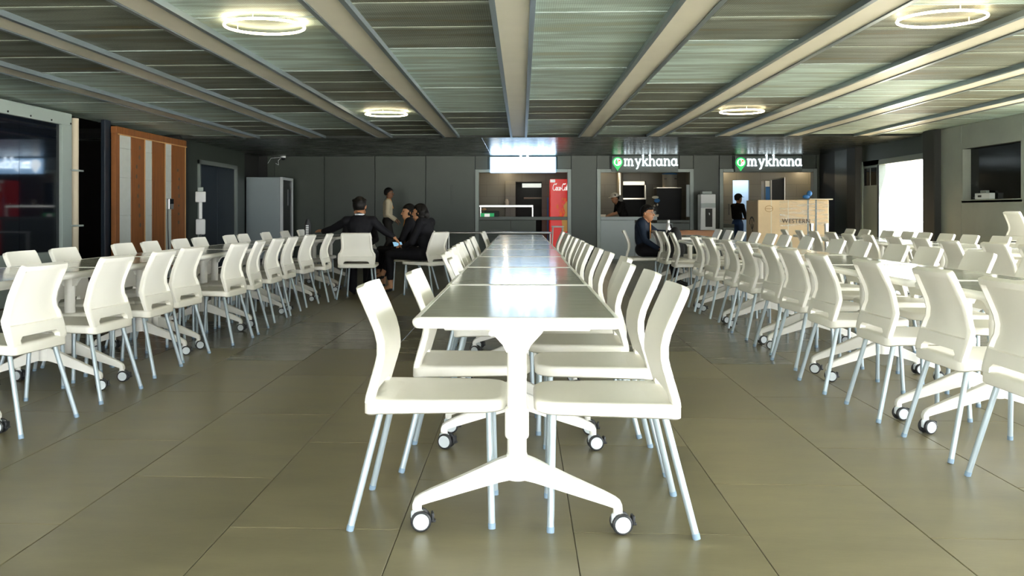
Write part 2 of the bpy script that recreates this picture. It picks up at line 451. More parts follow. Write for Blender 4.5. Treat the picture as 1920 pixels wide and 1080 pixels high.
# pillars and doorway
m = MB(); m.bbox(XR - 0.10, XR + 0.25, 15.3, 15.75, 0, 2.44, 0.01)
struct(m.build('wall_pillar', 'wall_dark'), 'black pillar between right wall and bright doorway')
d0, d1 = 15.98, 17.92
m = MB(); m.bbox(XR, XR + 0.14, 15.75, d0, 0, 2.44, 0.004)
struct(m.build('trim_2', 'navy'), 'dark blue glazed strip beside the bright doorway')
m = MB(); m.bbox(XR + 0.0, XR + 0.14, 17.92, 18.80, 0, 2.10, 0.004); m.bbox(XR, XR + 0.14, d0, 18.8, 2.0, 2.1, 0.004)
m.bbox(XR - 0.02, XR + 0.1, 18.72, 18.80, 0, 2.1, 0.004)
dr = struct(m.build('door_1', 'frame_grey'), 'grey door frame around the bright open doorway')
for y0, y1 in ((18.02, 18.30), (18.36, 18.64)):
    g = MB(); g.box(XR - 0.006, XR + 0.02, y0, y1, 1.62, 1.96); g.build('pane', 'black_glass', dr)
g = MB(); g.bbox(XR - 0.012, XR + 0.0, d1 - 0.03, d1 + 0.04, 0, 2.0, 0.003); g.build('door_stile', 'navy', dr)
m = MB(); m.box(XR + 0.02, XR + 0.2, 15.75, 19.3, 2.1, 2.62)
struct(m.build('wall_lintel', 'wall_panel'), 'dark wall band above the bright doorway')
m = MB(); m.bbox(XR - 0.12, XR + 0.2, 18.82, 19.30, 0, 2.44, 0.006); struct(m.build('wall_recess', 'wall_dark'), 'black recess beside the doorway frame')
m = MB(); m.bbox(XR - 0.05, XR + 0.2, 19.30, 20.25, 0, 2.44, 0.006); struct(m.build('wall_pier', 'wall_panel'), 'grey green pier right of the cardboard crate')
m = MB(); m.box(XR - 0.0, XR + 0.2, 20.25, YB + 0.1, 0, 2.44); struct(m.build('wall_corner', 'wall_dark'), 'dark far right corner wall')

# left wall beyond the glass case
m = MB()
m.box(XL - 2.5, XL - 2.4, 9.0, 16.6, 0, 2.62)
struct(m.build('wall_left_recess', 'wall_dark'), 'black recess behind the plywood frame on the left')
m = MB(); m.box(XL - 2.5, XL - 0.26, 16.5, 16.6, 0, 2.62); struct(m.build('wall_recess_end', 'wall_dark'), 'black end wall of the left recess')
m = MB(); m.box(XL - 2.5, XL - 0.1, 9.4, 9.5, 0, 2.62); struct(m.build('wall_recess_side', 'wall_dark'), 'black side wall of the left recess')
m = MB(); m.bbox(XL - 0.08, XL - 0.02, 13.14, 13.34, 0, 2.44, 0.005)
struct(m.build('trim_3', 'navy'), 'dark blue post left of the plywood frame')
m = MB(); m.bbox(XL - 0.25, XL - 0.02, 16.05, 16.5, 0, 2.44, 0.005)
struct(m.build('trim_4', 'wall_dark'), 'black post right of the plywood frame')
# wall with the dark blue door
yd0, yd1 = 17.05, 19.2
m = MB(); m.box(XL - 0.2, XL - 0.02, 16.5, yd0, 0, 2.44); m.box(XL - 0.2, XL - 0.02, yd1, 19.9, 0, 2.44); m.box(XL - 0.2, XL - 0.02, yd0, yd1, 2.0, 2.44)
struct(m.build('wall_side', 'wall_panel'), 'dark grey wall around the blue door')
m = MB(); m.bbox(XL - 0.1, XL + 0.02, yd0 - 0.08, yd0, 0, 2.08, 0.004); m.bbox(XL - 0.1, XL + 0.02, yd1, yd1 + 0.08, 0, 2.08, 0.004); m.bbox(XL - 0.1, XL + 0.02, yd0 - 0.08, yd1 + 0.08, 2.0, 2.08, 0.004)
dr2 = struct(m.build('door_2', 'frame_grey'), 'dark blue double door in grey frame on the left')
for y0, y1 in ((yd0, (yd0+yd1)/2 - 0.003), ((yd0+yd1)/2 + 0.003, yd1)):
    g = MB(); g.bbox(XL - 0.07, XL - 0.03, y0 + 0.004, y1 - 0.004, 0.01, 1.995, 0.003); g.build('door_leaf', 'navy', dr2)
m = MB(); m.box(XL - 0.9, XL - 0.15, 19.9, YB + 0.1, 0, 2.44); struct(m.build('wall_corner_left', 'wall_dark'), 'black far left corner behind the glass door fridge')
# ------------------------------------------------------------------ chair
def chair_parts():
    P = {}
    # seat: rounded slab with softly dished top
    out = []
    def arc(cx, cy, r, a0, a1, n):
        for i in range(n + 1):
            a = a0 + (a1 - a0) * i / n; out.append((cx + r*math.cos(a), cy + r*math.sin(a)))
    arc(0.225 - 0.10, 0.25 - 0.10, 0.10, 0, PI/2, 6); arc(-0.225 + 0.10, 0.25 - 0.10, 0.10, PI/2, PI, 6)
    arc(-0.243 + 0.05, -0.25 + 0.05, 0.05, PI, 1.5*PI, 4); arc(0.243 - 0.05, -0.25 + 0.05, 0.05, 1.5*PI, 2*PI, 4)
    n = len(out)
    def ins(d, z, dip=0):
        L = []
        for i, (x, y) in enumerate(out):
            x0, y0 = out[i-1]; x1, y1 = out[(i+1) % n]
            t = Vector((x1 - x0, y1 - y0)).normalized(); nn = Vector((-t.y, t.x))
            rear = max(0, (-0.17 - y) / 0.08)
            L.append((x + nn.x*d, y + nn.y*d, z - (0.012*min(1, rear) if z < 0.43 else 0) + dip))
        return L
    b = MB()
    b.rings([ins(0.03, 0.412), ins(0.010, 0.406), ins(0, 0.412), ins(0, 0.436), ins(0.004, 0.444), ins(0.014, 0.449), ins(0.03, 0.450), ins(0.06, 0.447), ins(0.10, 0.4445)])
    P['seat'] = b.mesh('seat', 'chair_white', 50)
    # backrest: curved shell with folded rim and a slot above the seat
    prof = [(0.440,-0.246),(0.455,-0.244),(0.466,-0.2415),(0.484,-0.236),(0.52,-0.225),(0.538,-0.219),(0.546,-0.217),(0.575,-0.208),(0.600,-0.205),(0.64,-0.207),(0.68,-0.217),(0.73,-0.238),(0.775,-0.258),(0.798,-0.2685),(0.806,-0.272),(0.820,-0.278),(0.830,-0.282)]
    wid = [0.232,0.234,0.236,0.238,0.239,0.239,0.240,0.236,0.214,0.200,0.197,0.196,0.195,0.194,0.193,0.190,0.180]
    us = [-1,-0.965,-0.90,-0.86,-0.70,-0.5,-0.25,0,0.25,0.5,0.70,0.86,0.90,0.965,1]
    b = MB(); F, B = [], []
    for i, (z, y) in enumerate(prof):
        fr, br = [], []
        j0 = prof[max(0, i-1)]; j1 = prof[min(len(prof)-1, i+1)]
        t = Vector((j1[1]-j0[1], j1[0]-j0[0])).normalized(); nn = Vector((t.y, -t.x))   # forward normal in (y,z)
        for u in us:
            uu = u
            if abs(u) == 0.70 and i == 3: uu = 0.60 * (1 if u > 0 else -1)
            x = uu * wid[i]
            bow = -0.020 * (1 - u*u) * min(1, max(0, (z - 0.47)/0.1))
            rim = abs(u) > 0.88 or z > 0.803 or z < 0.542
            th = 0.030 if rim else 0.012
            if abs(u) == 1: th = 0.022
            yf, zf = y + bow + nn.x*0.030, z + nn.y*0.030
            if abs(u) == 1: yf -= nn.x*0.004; zf -= nn.y*0.004
            if i == 0: zf = z
            fr.append(b.bm.verts.new((x, yf, zf)))
            yb, zb = yf - nn.x*th, zf - nn.y*th
            if i == 0: zb = z
            br.append(b.bm.verts.new((x, yb, zb)))
        F.append(fr); B.append(br)
    nc, nr = len(us), len(prof)
    def opn(i, j): return i < 3 and 4 <= j < 10
    for i in range(nr - 1):
        for j in range(nc - 1):
            if opn(i, j): continue
            b.bm.faces.new((F[i][j], F[i][j+1], F[i+1][j+1], F[i+1][j]))
            b.bm.faces.new((B[i][j], B[i+1][j], B[i+1][j+1], B[i][j+1]))
            for di, dj, e in ((-1,0,((i,j),(i,j+1))), (1,0,((i+1,j),(i+1,j+1))), (0,-1,((i,j),(i+1,j))), (0,1,((i,j+1),(i+1,j+1)))):
                ii, jj = i + di, j + dj
                if ii < 0 or ii >= nr-1 or jj < 0 or jj >= nc-1 or opn(ii, jj):
                    (a, c), (d, f) = e
                    b.bm.faces.new((F[a][c], F[d][f], B[d][f], B[a][c]))
    P['backrest'] = b.mesh('backrest', 'chair_white', 48)
    def leg(p0, p1):
        g = MB(); p0, p1 = Vector(p0), Vector(p1); g.cyl(p0, p1 + (p0-p1).normalized()*0.016, 0.0125, n=10)
        c = MB(); d = (p0-p1).normalized(); c.cyl(p1 + d*0.020, (p1.x, p1.y, 0.0), 0.0138, 0.0132, n=10)
        return g.mesh('leg', 'chair_leg', 50), c.mesh('foot_cap', 'foot_cap', 50)
    P['legs'] = [leg((sx*0.165, 0.185, 0.412), (sx*0.195, 0.195, 0)) for sx in (-1, 1)] + [leg((sx*0.185, -0.195, 0.405), (sx*0.24, -0.295, 0)) for sx in (-1, 1)]
    return P
CP = chair_parts()
def chair(x, y, rz, label, group, z=0.0, caps=True):
    t = thing('canteen_chair', label, 'chair', (x, y, z), rz, group)
    link('seat', CP['seat'], t); link('backrest', CP['backrest'], t)
    for lm, cm in CP['legs']:
        l = link('leg', lm, t)
        if caps: link('foot_cap', cm, l)
    return t

# ------------------------------------------------------------------ table on castors
TBL, TBW = 1.40, 0.70
def table_parts():
    P = {}
    def outline(d, z, r=0.035):
        o = []; w, l = TBW/2 - d, TBL/2 - d; rr = max(0.006, r - d)
        for cx, cy, a0 in ((w-rr, l-rr, 0), (-w+rr, l-rr, PI/2), (-w+rr, -l+rr, PI), (w-rr, -l+rr, 1.5*PI)):
            for i in range(5):
                a = a0 + PI/2*i/4; o.append((cx + rr*math.cos(a), cy + rr*math.sin(a), z))
        return o
    b = MB(); b.rings([outline(0.026, 0.718), outline(0.026, 0.7495), outline(0.028, 0.7502)])
    P['tabletop'] = b.mesh('tabletop', 'laminate')
    b = MB()
    loops = [outline(0.0255, 0.716), outline(0.012, 0.714), outline(0.003, 0.722), outline(0, 0.732), outline(0.002, 0.741), outline(0.009, 0.748), outline(0.018, 0.751), outline(0.0255, 0.7512)]
    V = [[b.bm.verts.new(p) for p in lp] for lp in loops]; n = len(V[0])
    for a, c in zip(V, V[1:] + V[:1]):
        for i in range(n): b.bm.faces.new((a[i], a[(i+1)%n], c[(i+1)%n], c[i]))
    P['edge_band'] = b.mesh('edge_band', 'table_white', 50)
    b = MB()
    for s in (-1, 1):
        b.bbox(-0.25, 0.25, s*0.56 - 0.03, s*0.56 + 0.03, 0.695, 0.717, 0.004)
        b.bbox(-0.25, 0.19, s*0.56 - 0.04, s*0.56 + 0.04, 0.706, 0.716, 0.002)
    b.bbox(-0.03, 0.03, -0.56, 0.56, 0.66, 0.70, 0.005)
    P['underframe'] = b.mesh('underframe', 'table_white', 40)
    b = MB(); b.lathe([(0.030, 0.19), (0.0335, 0.195), (0.0335, 0.64), (0.0335, 0.695)], 20)
    P['post'] = b.mesh('post', 'table_white', 40)
    b = MB(); b.bbox(-0.041, 0.041, -0.041, 0.041, 0.325, 0.432, 0.014, seg=3)
    P['sleeve'] = b.mesh('sleeve', 'table_white', 40)
    b = MB(); b.prism([(-0.036,0.62),(0.036,0.62),(0.048,0.645),(0.082,0.682),(0.092,0.697),(-0.092,0.697),(-0.082,0.682),(-0.048,0.645)], -0.022, 0.022)
    b.cyl((-0.085, -0.03, 0.686), (-0.085, 0.03, 0.686), 0.011, n=10)
    P['bracket'] = b.mesh('bracket', 'table_white', 40)
    b = MB()
    for s in (-1, 1):
        sec = [(0.015, 0.186, 0.268, 0.026), (0.06, 0.175, 0.252, 0.024), (0.18, 0.138, 0.196, 0.021), (0.30, 0.101, 0.143, 0.019), (0.338, 0.088, 0.124, 0.018), (0.354, 0.078, 0.112, 0.017), (0.36, 0.076, 0.098, 0.016)]
        loops = []
        for x, z0, z1, w in sec:
            c = min(0.006, (z1-z0)*0.3)
            loops.append([(s*x, -w, z0), (s*x, w, z0), (s*x, w, z1-c), (s*x, w-c, z1), (s*x, -w+c, z1), (s*x, -w, z1-c)])
        b.rings(loops)
    for s in (-1, 1): b.cyl((s*0.345, 0, 0.070), (s*0.345, 0, 0.095), 0.016, n=12)
    b.cyl((0, 0, 0.183), (0, 0, 0.27), 0.036, n=20)
    P['foot'] = b.mesh('foot_bar', 'table_white', 40)
    b = MB(); b.bbox(-0.022, 0.022, -0.011, 0.011, 0.030, 0.070, 0.006); b.cyl((0, 0, 0.05), (0, 0, 0.074), 0.011, n=10)
    P['caster'] = b.mesh('caster', 'caster_hub', 40)
    b = MB()
    for s in (-1, 1):
        loops = [[(r*math.cos(2*PI*i/20), s*y, 0.036 + r*math.sin(2*PI*i/20)) for i in range(20)] for r, y in ((0.030,0.011),(0.035,0.014),(0.036,0.020),(0.035,0.026),(0.0305,0.029),(0.028,0.028))]
        b.rings(loops)
    P['wheel'] = b.mesh('wheel', 'caster_black', 40)
    b = MB()
    b.cyl((0, -0.0305, 0.036), (0, -0.027, 0.036), 0.027, 0.028, n=20)
    P['hub'] = b.mesh('hub_disc', 'caster_hub', 40)
    b = MB(); b.bbox(0.030, 0.052, -0.013, 0.013, 0.028, 0.036, 0.002); b.bbox(0.036, 0.046, -0.016, 0.016, 0.030, 0.062, 0.003)
    P['lever'] = b.mesh('brake_lever', 'caster_black', 40)
    return P
TP = table_parts()
def table(x, y0, label, group, rz=0.0, cast=True):
    t = thing('castor_table', label, 'table', (x, y0 + TBL/2, 0), rz, group)
    link('tabletop', TP['tabletop'], t); link('edge_band', TP['edge_band'], t); link('underframe', TP['underframe'], t)
    for s in (-1, 1):
        y = s*0.56
        link('post', TP['post'], t, (0, y, 0)); link('sleeve', TP['sleeve'], t, (0, y, 0)); link('bracket', TP['bracket'], t, (0, y, 0))
        f = link('foot_bar', TP['foot'], t, (0, y, 0))
        for q in (-1, 1):
            a = rnd.uniform(-0.5, 0.5) if not (y0 < 3.5 and s < 0) else 0.15
            c = link('caster', TP['caster'], t, (q*0.345 + 0.0, y, 0), a)
            if cast:
                link('wheel', TP['wheel'], c, (0.012, 0, 0)); link('hub_disc', TP['hub'], c, (0.012, 0, 0)); link('hub_disc', TP['hub'], c, (0.012, 0, 0), PI); link('brake_lever', TP['lever'], c, (0.012, 0, 0))
    return t
PITCH = 1.425
ROWS = {'centre': (-0.015, 3.06, 8), 'left': (-2.95, 4.36, 7), 'right': (2.34, 3.45, 6), 'far right': (4.60, 4.85, 7)}
for rn, (x, y0, n) in ROWS.items():
    for i in range(n):
        table(x + rnd.uniform(-0.008, 0.008), y0 + PITCH*i, '%s grey table with white rim from the camera in the %s row' % (ORD[i], rn), 'castor tables in the %s row' % rn)
table(2.36, 13.05, 'grey table holding the steel bottle, beside the seated man in navy', 'castor tables in the right row')

# chairs: (Y, X of seat centre, turn in degrees)
FACE_L, FACE_R = PI/2, -PI/2      # local +Y turned to -X / +X
def row(chairs, face, side):
    for i, (y, x, a) in enumerate(chairs):
        chair(x, y, face + R(a), '%s white chair from the camera on the %s' % (ORD[i], side), 'white chairs on the %s' % side, caps=(y < 9))
cr = [(3.39,0.292,0),(4.13,0.305,0),(4.78,0.275,0),(5.42,0.335,0),(6.10,0.30,0),(6.74,0.285,0),(7.45,0.27,0),(8.05,0.27,0),(8.70,0.28,0),(9.42,0.275,0),(9.98,0.27,0),(11.05,0.28,0),(11.65,0.29,0),(12.55,0.28,0)]
row(cr, FACE_L, 'right side of the centre row')
cl = [(3.42,-0.30,0),(4.14,-0.215,0),(5.42,-0.135,0),(6.0,-0.225,0),(6.74,-0.24,0),(7.40,-0.255,0),(7.95,-0.26,0),(8.75,-0.25,0),(9.85,-0.26,0),(12.5,-0.26,-3)]
row(cl, FACE_R, 'left side of the centre row')
ln = [(4.66,-2.70,-5),(5.46,-2.68,-4),(6.27,-2.72,0),(6.91,-2.745,-4),(7.80,-2.66,-3),(8.45,-2.68,5),(9.22,-2.71,0),(9.84,-2.715,1),(10.70,-2.72,-4),(11.32,-2.63,2)]
row(ln, FACE_L, 'inner side of the left row')
lf = [(6.04,-3.08,0),(6.64,-3.09,0),(7.62,-3.08,0),(8.17,-3.07,2),(8.92,-3.08,0),(9.46,-3.08,0),(10.45,-3.08,0),(11.0,-3.09,0),(11.95,-3.08,0),(12.85,-3.06,0),(13.8,-3.06,0)]
row(lf, FACE_R, 'outer side of the left row')
rn_ = [(3.72,2.15,0),(4.40,2.165,1),(5.17,2.15,0),(5.93,2.11,1),(6.79,2.17,4),(7.47,2.20,1),(8.32,2.21,2),(9.00,2.22,-1),(9.78,2.19,2),(10.45,2.18,-2),(12.05,2.19,-3),(12.85,2.17,3),(13.5,2.17,0)]
row(rn_, FACE_R, 'inner side of the right row')
rf = [(5.55,2.765,0),(6.25,2.75,0),(7.05,2.77,0),(7.62,2.765,0),(8.40,2.76,0),(9.05,2.765,0),(9.95,2.75,-2),(10.8,2.76,0),(11.4,2.76,2),(12.2,2.77,0),(12.95,2.76,0),(13.7,2.76,0),(14.45,2.76,0)]
row(rf, FACE_L, 'outer side of the right row')
bn = [(7.55,4.30,0),(8.20,4.32,3),(8.85,4.24,0),(9.70,4.33,0),(10.30,4.30,0),(10.98,4.28,-4),(11.55,4.24,0),(12.45,4.33,0),(13.15,4.32,0),(13.80,4.32,-5),(14.4,4.27,-5)]
row(bn, FACE_R, 'inner side of the far right row')
bf = [(9.0,4.93,0),(9.75,4.92,0),(10.37,4.96,0),(10.96,4.91,0),(11.55,4.91,0),(12.31,4.97,0),(12.85,4.98,0),(13.4,4.93,2),(14.28,4.92,0),(14.85,4.90,0)]
row(bf, FACE_L, 'outer side of the far right row')
# ------------------------------------------------------------------ back wall
def bx(px, Y=YB): return atY(px, 398, Y).x
def bz(px, py, Y=YB): return atY(px, py, Y).z
K = {1: (891, 1071), 2: (1119, 1300), 3: (1348.5, 1531)}
ZT = bz(980, 317.5)
m = MB()
edges = [XL - 0.9] + [bx(p) for k in (1, 2, 3) for p in K[k]] + [XR + 0.2]
for a, b in zip(edges[0::2], edges[1::2]): m.box(a, b, YB + 0.03, YB + 0.16, 0, 2.44)
for k in (1, 2, 3): m.box(bx(K[k][0]), bx(K[k][1]), YB + 0.03, YB + 0.16, ZT, 2.44)
wall_back = struct(m.build('wall_back', 'joint_dark'), 'dark green grey panelled wall behind the food counters')
def wpan(x0, x1, z0, z1, mt='wall_panel'):
    b = MB(); b.bbox(x0 + 0.005, x1 - 0.005, YB, YB + 0.035, z0 + 0.004, z1 - 0.004, 0.003); return b.build('wall_panel', mt, wall_back)
cols = [XL + 0.06, bx(515), bx(608), bx(703), bx(798), bx(891)]
for a, b in zip(cols, cols[1:]): wpan(a, b, 0.0, 2.40)
for k in (1, 2, 3):
    a, b = bx(K[k][0]), bx(K[k][1]); q = a + (b - a) * 0.02
    for c, d in ((a, a + 0.30), (a + 0.30, b - 0.32), (b - 0.32, b)): wpan(c, d, ZT, 2.40)
for a, b in ((bx(K[1][1]), bx(K[2][0])), (bx(K[2][1]), bx(K[3][0])), (bx(K[3][1]), XR)): wpan(a, b, 0.0, 2.40)
# small marks on the wall
b = MB(); b.bbox(bx(845), bx(849), YB - 0.012, YB, bz(847, 383), bz(847, 347), 0.004); tag(b.build('wall_conduit', 'wall_panel'), 'short dark vertical conduit on the wall left of the lit sign', 'conduit')

# ------------------------------------------------------------------ kitchens behind the counters
def tile_wall_mat(name, col, joint):
    m = bpy.data.materials.new(name); m.use_nodes = True; nt = m.node_tree; b = nt.nodes['Principled BSDF']
    b.inputs['Roughness'].default_value = 0.45
    tc = nt.nodes.new('ShaderNodeTexCoord'); mp = nt.nodes.new('ShaderNodeMapping'); mp.inputs['Rotation'].default_value = (R(90), 0, 0)
    br = nt.nodes.new('ShaderNodeTexBrick'); br.offset = 0.5
    for k, v in (('Scale', 1.0), ('Brick Width', 0.6), ('Row Height', 0.3), ('Mortar Size', 0.006)): br.inputs[k].default_value = v
    br.inputs['Color1'].default_value = (*col, 1); br.inputs['Color2'].default_value = (*[c*0.93 for c in col], 1); br.inputs['Mortar'].default_value = (*joint, 1)
    nt.links.new(tc.outputs['Object'], mp.inputs['Vector']); nt.links.new(mp.outputs[0], br.inputs['Vector']); nt.links.new(br.outputs['Color'], b.inputs['Base Color'])
    M[name] = m
tile_wall_mat('kitchen_tile', (0.115, 0.11, 0.082), (0.075, 0.072, 0.055))
mat('kitchen_dark', (0.03, 0.03, 0.026), 0.6)
mat('room_blue', (0.42, 0.50, 0.58), 0.6)
KD = 2.3
x0, x1 = bx(K[1][0]) - 0.25, XR + 0.5
YK = YB + KD
dA = (atY(967, 398, YK).x, atY(1016, 398, YK).x, bz(990, 341, YK))     # dark opening in kitchen 1
dB = (atY(1168, 398, YK).x, atY(1211, 398, YK).x, bz(1190, 340, YK))   # pass-through in kitchen 2
dC = (atY(1374, 398, YK).x, atY(1405, 398, YK).x, bz(1390, 338, YK))   # lit doorway in kitchen 3
m = MB(); xx = x0
for a, b, z in (dA, dB, dC):
    m.box(xx, a, YK, YK + 0.1, 0, 2.44); m.box(a, b, YK, YK + 0.1, z, 2.44); xx = b
m.box(dB[0], dB[1], YK, YK + 0.1, 0, 0.95); m.box(xx, x1, YK, YK + 0.1, 0, 2.44)
struct(m.build('wall_kitchen_back', 'kitchen_tile'), 'brownish tiled kitchen wall behind the counters')
m = MB(); m.box(x0 - 0.1, x0, YB + 0.16, YK, 0, 2.44); m.box(x1, x1 + 0.1, YB + 0.16, YK, 0, 2.44)
for a, b in ((K[1][1], K[2][0]), (K[2][1], K[3][0])): m.box(bx((a+b)/2) - 0.06, bx((a+b)/2) + 0.06, YB + 0.16, YK, 0, 2.44)
struct(m.build('wall_kitchen_sides', 'kitchen_tile'), 'tiled partitions between the kitchens')
m = MB(); m.box(x0, x1, YB + 0.10, YK + 1.6, 2.25, 2.30)
struct(m.build('ceiling_kitchen', 'kitchen_dark'), 'dark kitchen ceiling')
m = MB(); m.box(x0, x1, YK + 1.5, YK + 1.6, 0, 2.44); m.box(x0 - 0.1, x0, YK, YK + 1.6, 0, 2.44); m.box(x1, x1 + 0.1, YK, YK + 1.6, 0, 2.44); m.box(dA[1]+0.3, dA[1]+0.4, YK+0.1, YK+1.5, 0, 2.3); m.box(dC[0]-0.4, dC[0]-0.3, YK+0.1, YK+1.5, 0, 2.3)
struct(m.build('wall_store', 'kitchen_dark'), 'dark store room behind the kitchens')
m = MB(); m.box(dC[0]-0.28, dC[1]+0.9, YK+1.40, YK+1.45, 0, 2.25); m.box(dC[1]+0.9, dC[1]+0.95, YK+0.1, YK+1.45, 0, 2.25); m.box(dC[0]-0.28, dC[0]-0.24, YK+0.1, YK+1.45, 0, 2.25)
struct(m.build('wall_lit_room', 'room_blue'), 'pale blue lit room behind the rightmost counter')
m = MB(); m.bbox(dA[0]-0.5*0.0-0.26, dA[0], YK-0.35, YK, 0, bz(955, 340, YK), 0.004)
struct(m.build('wall_column', 'kitchen_tile'), 'tiled column inside the leftmost kitchen')
def lamp(name, label, x, y, z, power, col=(1, 0.80, 0.52), r=0.05, cat='downlight'):
    t = thing(name, label, cat, (x, y, z))
    b = MB(); b.lathe([(r, 0.0), (r*1.15, 0.004), (r*1.15, 0.02), (r, 0.025)], 16); b.build('housing', 'lamp_white', t, 40)
    b = MB(); b.lathe([(r*0.8, -0.003), (r*0.8, 0.0)], 16); b.build('diffuser', 'diffuser_warm', t)
    l = bpy.data.lights.new(name, 'POINT'); l.energy = power; l.color = col; l.shadow_soft_size = 0.05
    lo = bpy.data.objects.new(name + '_light', l); C.objects.link(lo); lo.parent = t; lo.location = (0, 0, -0.07)
mat('diffuser_warm', (1, 0.9, 0.7), 0.5, emit=(1, 0.82, 0.55), estr=8.0)
lamp('kitchen_downlight', 'warm downlight inside the leftmost kitchen', atY(948, 398, YK-0.55).x, YK - 0.55, 2.22, 9)
lamp('kitchen_downlight', 'added warm lamp lighting the inside of the second kitchen', bx(1140), YB + 1.55, 2.22, 9)  # fixture and lamp added to light this kitchen
lamp('kitchen_downlight', 'warm downlight near the left wall of the rightmost kitchen', atY(1366, 398, YK-0.4).x, YK - 0.4, 2.22, 8)
lamp('kitchen_downlight', 'warm downlight near the right wall of the rightmost kitchen', atY(1517, 398, YK-0.4).x, YK - 0.4, 2.22, 8)
lamp('room_downlight', 'cool ceiling lamp in the pale blue room', (dC[0]+dC[1])/2 + 0.3, YK + 0.8, 2.22, 30, (0.75, 0.88, 1.0))

# ------------------------------------------------------------------ food kiosks (frame, counter, front panels)
def kiosk(k, label, ctop, cbot, parts):
    a, b = K[k]; xa, xb = bx(a), bx(b); w = 0.085
    t = thing('food_kiosk', label, 'kiosk', ((xa+xb)/2, YB, 0), 0, 'food kiosks along the back wall')
    c = (xa+xb)/2
    for s0, s1 in ((xa, xa + w), (xb - w, xb)):
        q = MB(); q.bbox(s0 - c, s1 - c, -0.05, 0.14, 0, ZT, 0.004); q.build('frame_post', 'frame_grey', t)
    q = MB(); q.bbox(xa + w - c, xb - w - c, -0.05, 0.14, ZT - 0.075, ZT, 0.004); q.build('frame_lintel', 'frame_grey', t)
    for nm, p0, p1, z0, z1, y0, y1, mt in parts:
        q = MB(); q.bbox(max(xa + w, bx(p0)) - c, min(xb - w, bx(p1)) - c, y0, y1, z0, z1, 0.004); q.build(nm, mt, t)
    return t
zc1, zc0 = bz(980, 406.5), bz(980, 412.5)
mat('kiosk_panel', (0.075, 0.090, 0.075), 0.5, metal=0.2)
mat('counter_dark', (0.10, 0.115, 0.10), 0.45, metal=0.2)
kiosk(1, 'leftmost food kiosk with dark counter front under the brightly glowing sign', zc1, zc0,
      [('counter', 890, 1075, zc0, zc1, -0.03, 0.45, 'counter_dark'), ('front_panel', 890, 957, 0.03, zc0 - 0.005, 0.0, 0.05, 'kiosk_panel'), ('front_panel', 957.5, 1005, 0.03, zc0 - 0.005, 0.0, 0.05, 'kiosk_panel'), ('plinth', 890, 1005, 0.0, 0.03, 0.02, 0.1, 'wall_dark')])
kiosk(2, 'middle food kiosk with a pale grey counter front', zc1, zc0,
      [('counter', 1100, 1231.5, zc0, zc1, -0.06, 0.5, 'counter_grey'), ('counter_end', 1231.6, 1310, zc0 - 0.06, zc0, 0.0, 0.5, 'counter_dark'), ('front_panel', 1100, 1190, 0.03, zc0 - 0.005, -0.02, 0.04, 'counter_grey'), ('front_panel', 1190.4, 1262, 0.03, zc0 - 0.07, -0.02, 0.04, 'counter_grey'), ('front_panel', 1262.4, 1310, 0.03, zc0 - 0.07, 0.0, 0.04, 'counter_dark'), ('plinth', 1100, 1310, 0.0, 0.03, 0.0, 0.1, 'frame_grey'), ('side_screen', 1287, 1293.5, zc1, bz(1290, 346), 0.0, 0.05, 'counter_grey')])
kiosk(3, 'rightmost food kiosk behind the big cardboard crate', zc1, zc0,
      [('counter', 1348, 1377, bz(1360, 424) - 0.03, bz(1360, 420), 0.0, 0.5, 'counter_dark'), ('front_panel', 1348, 1377, 0.03, bz(1360, 424) - 0.035, 0.02, 0.06, 'counter_grey')])

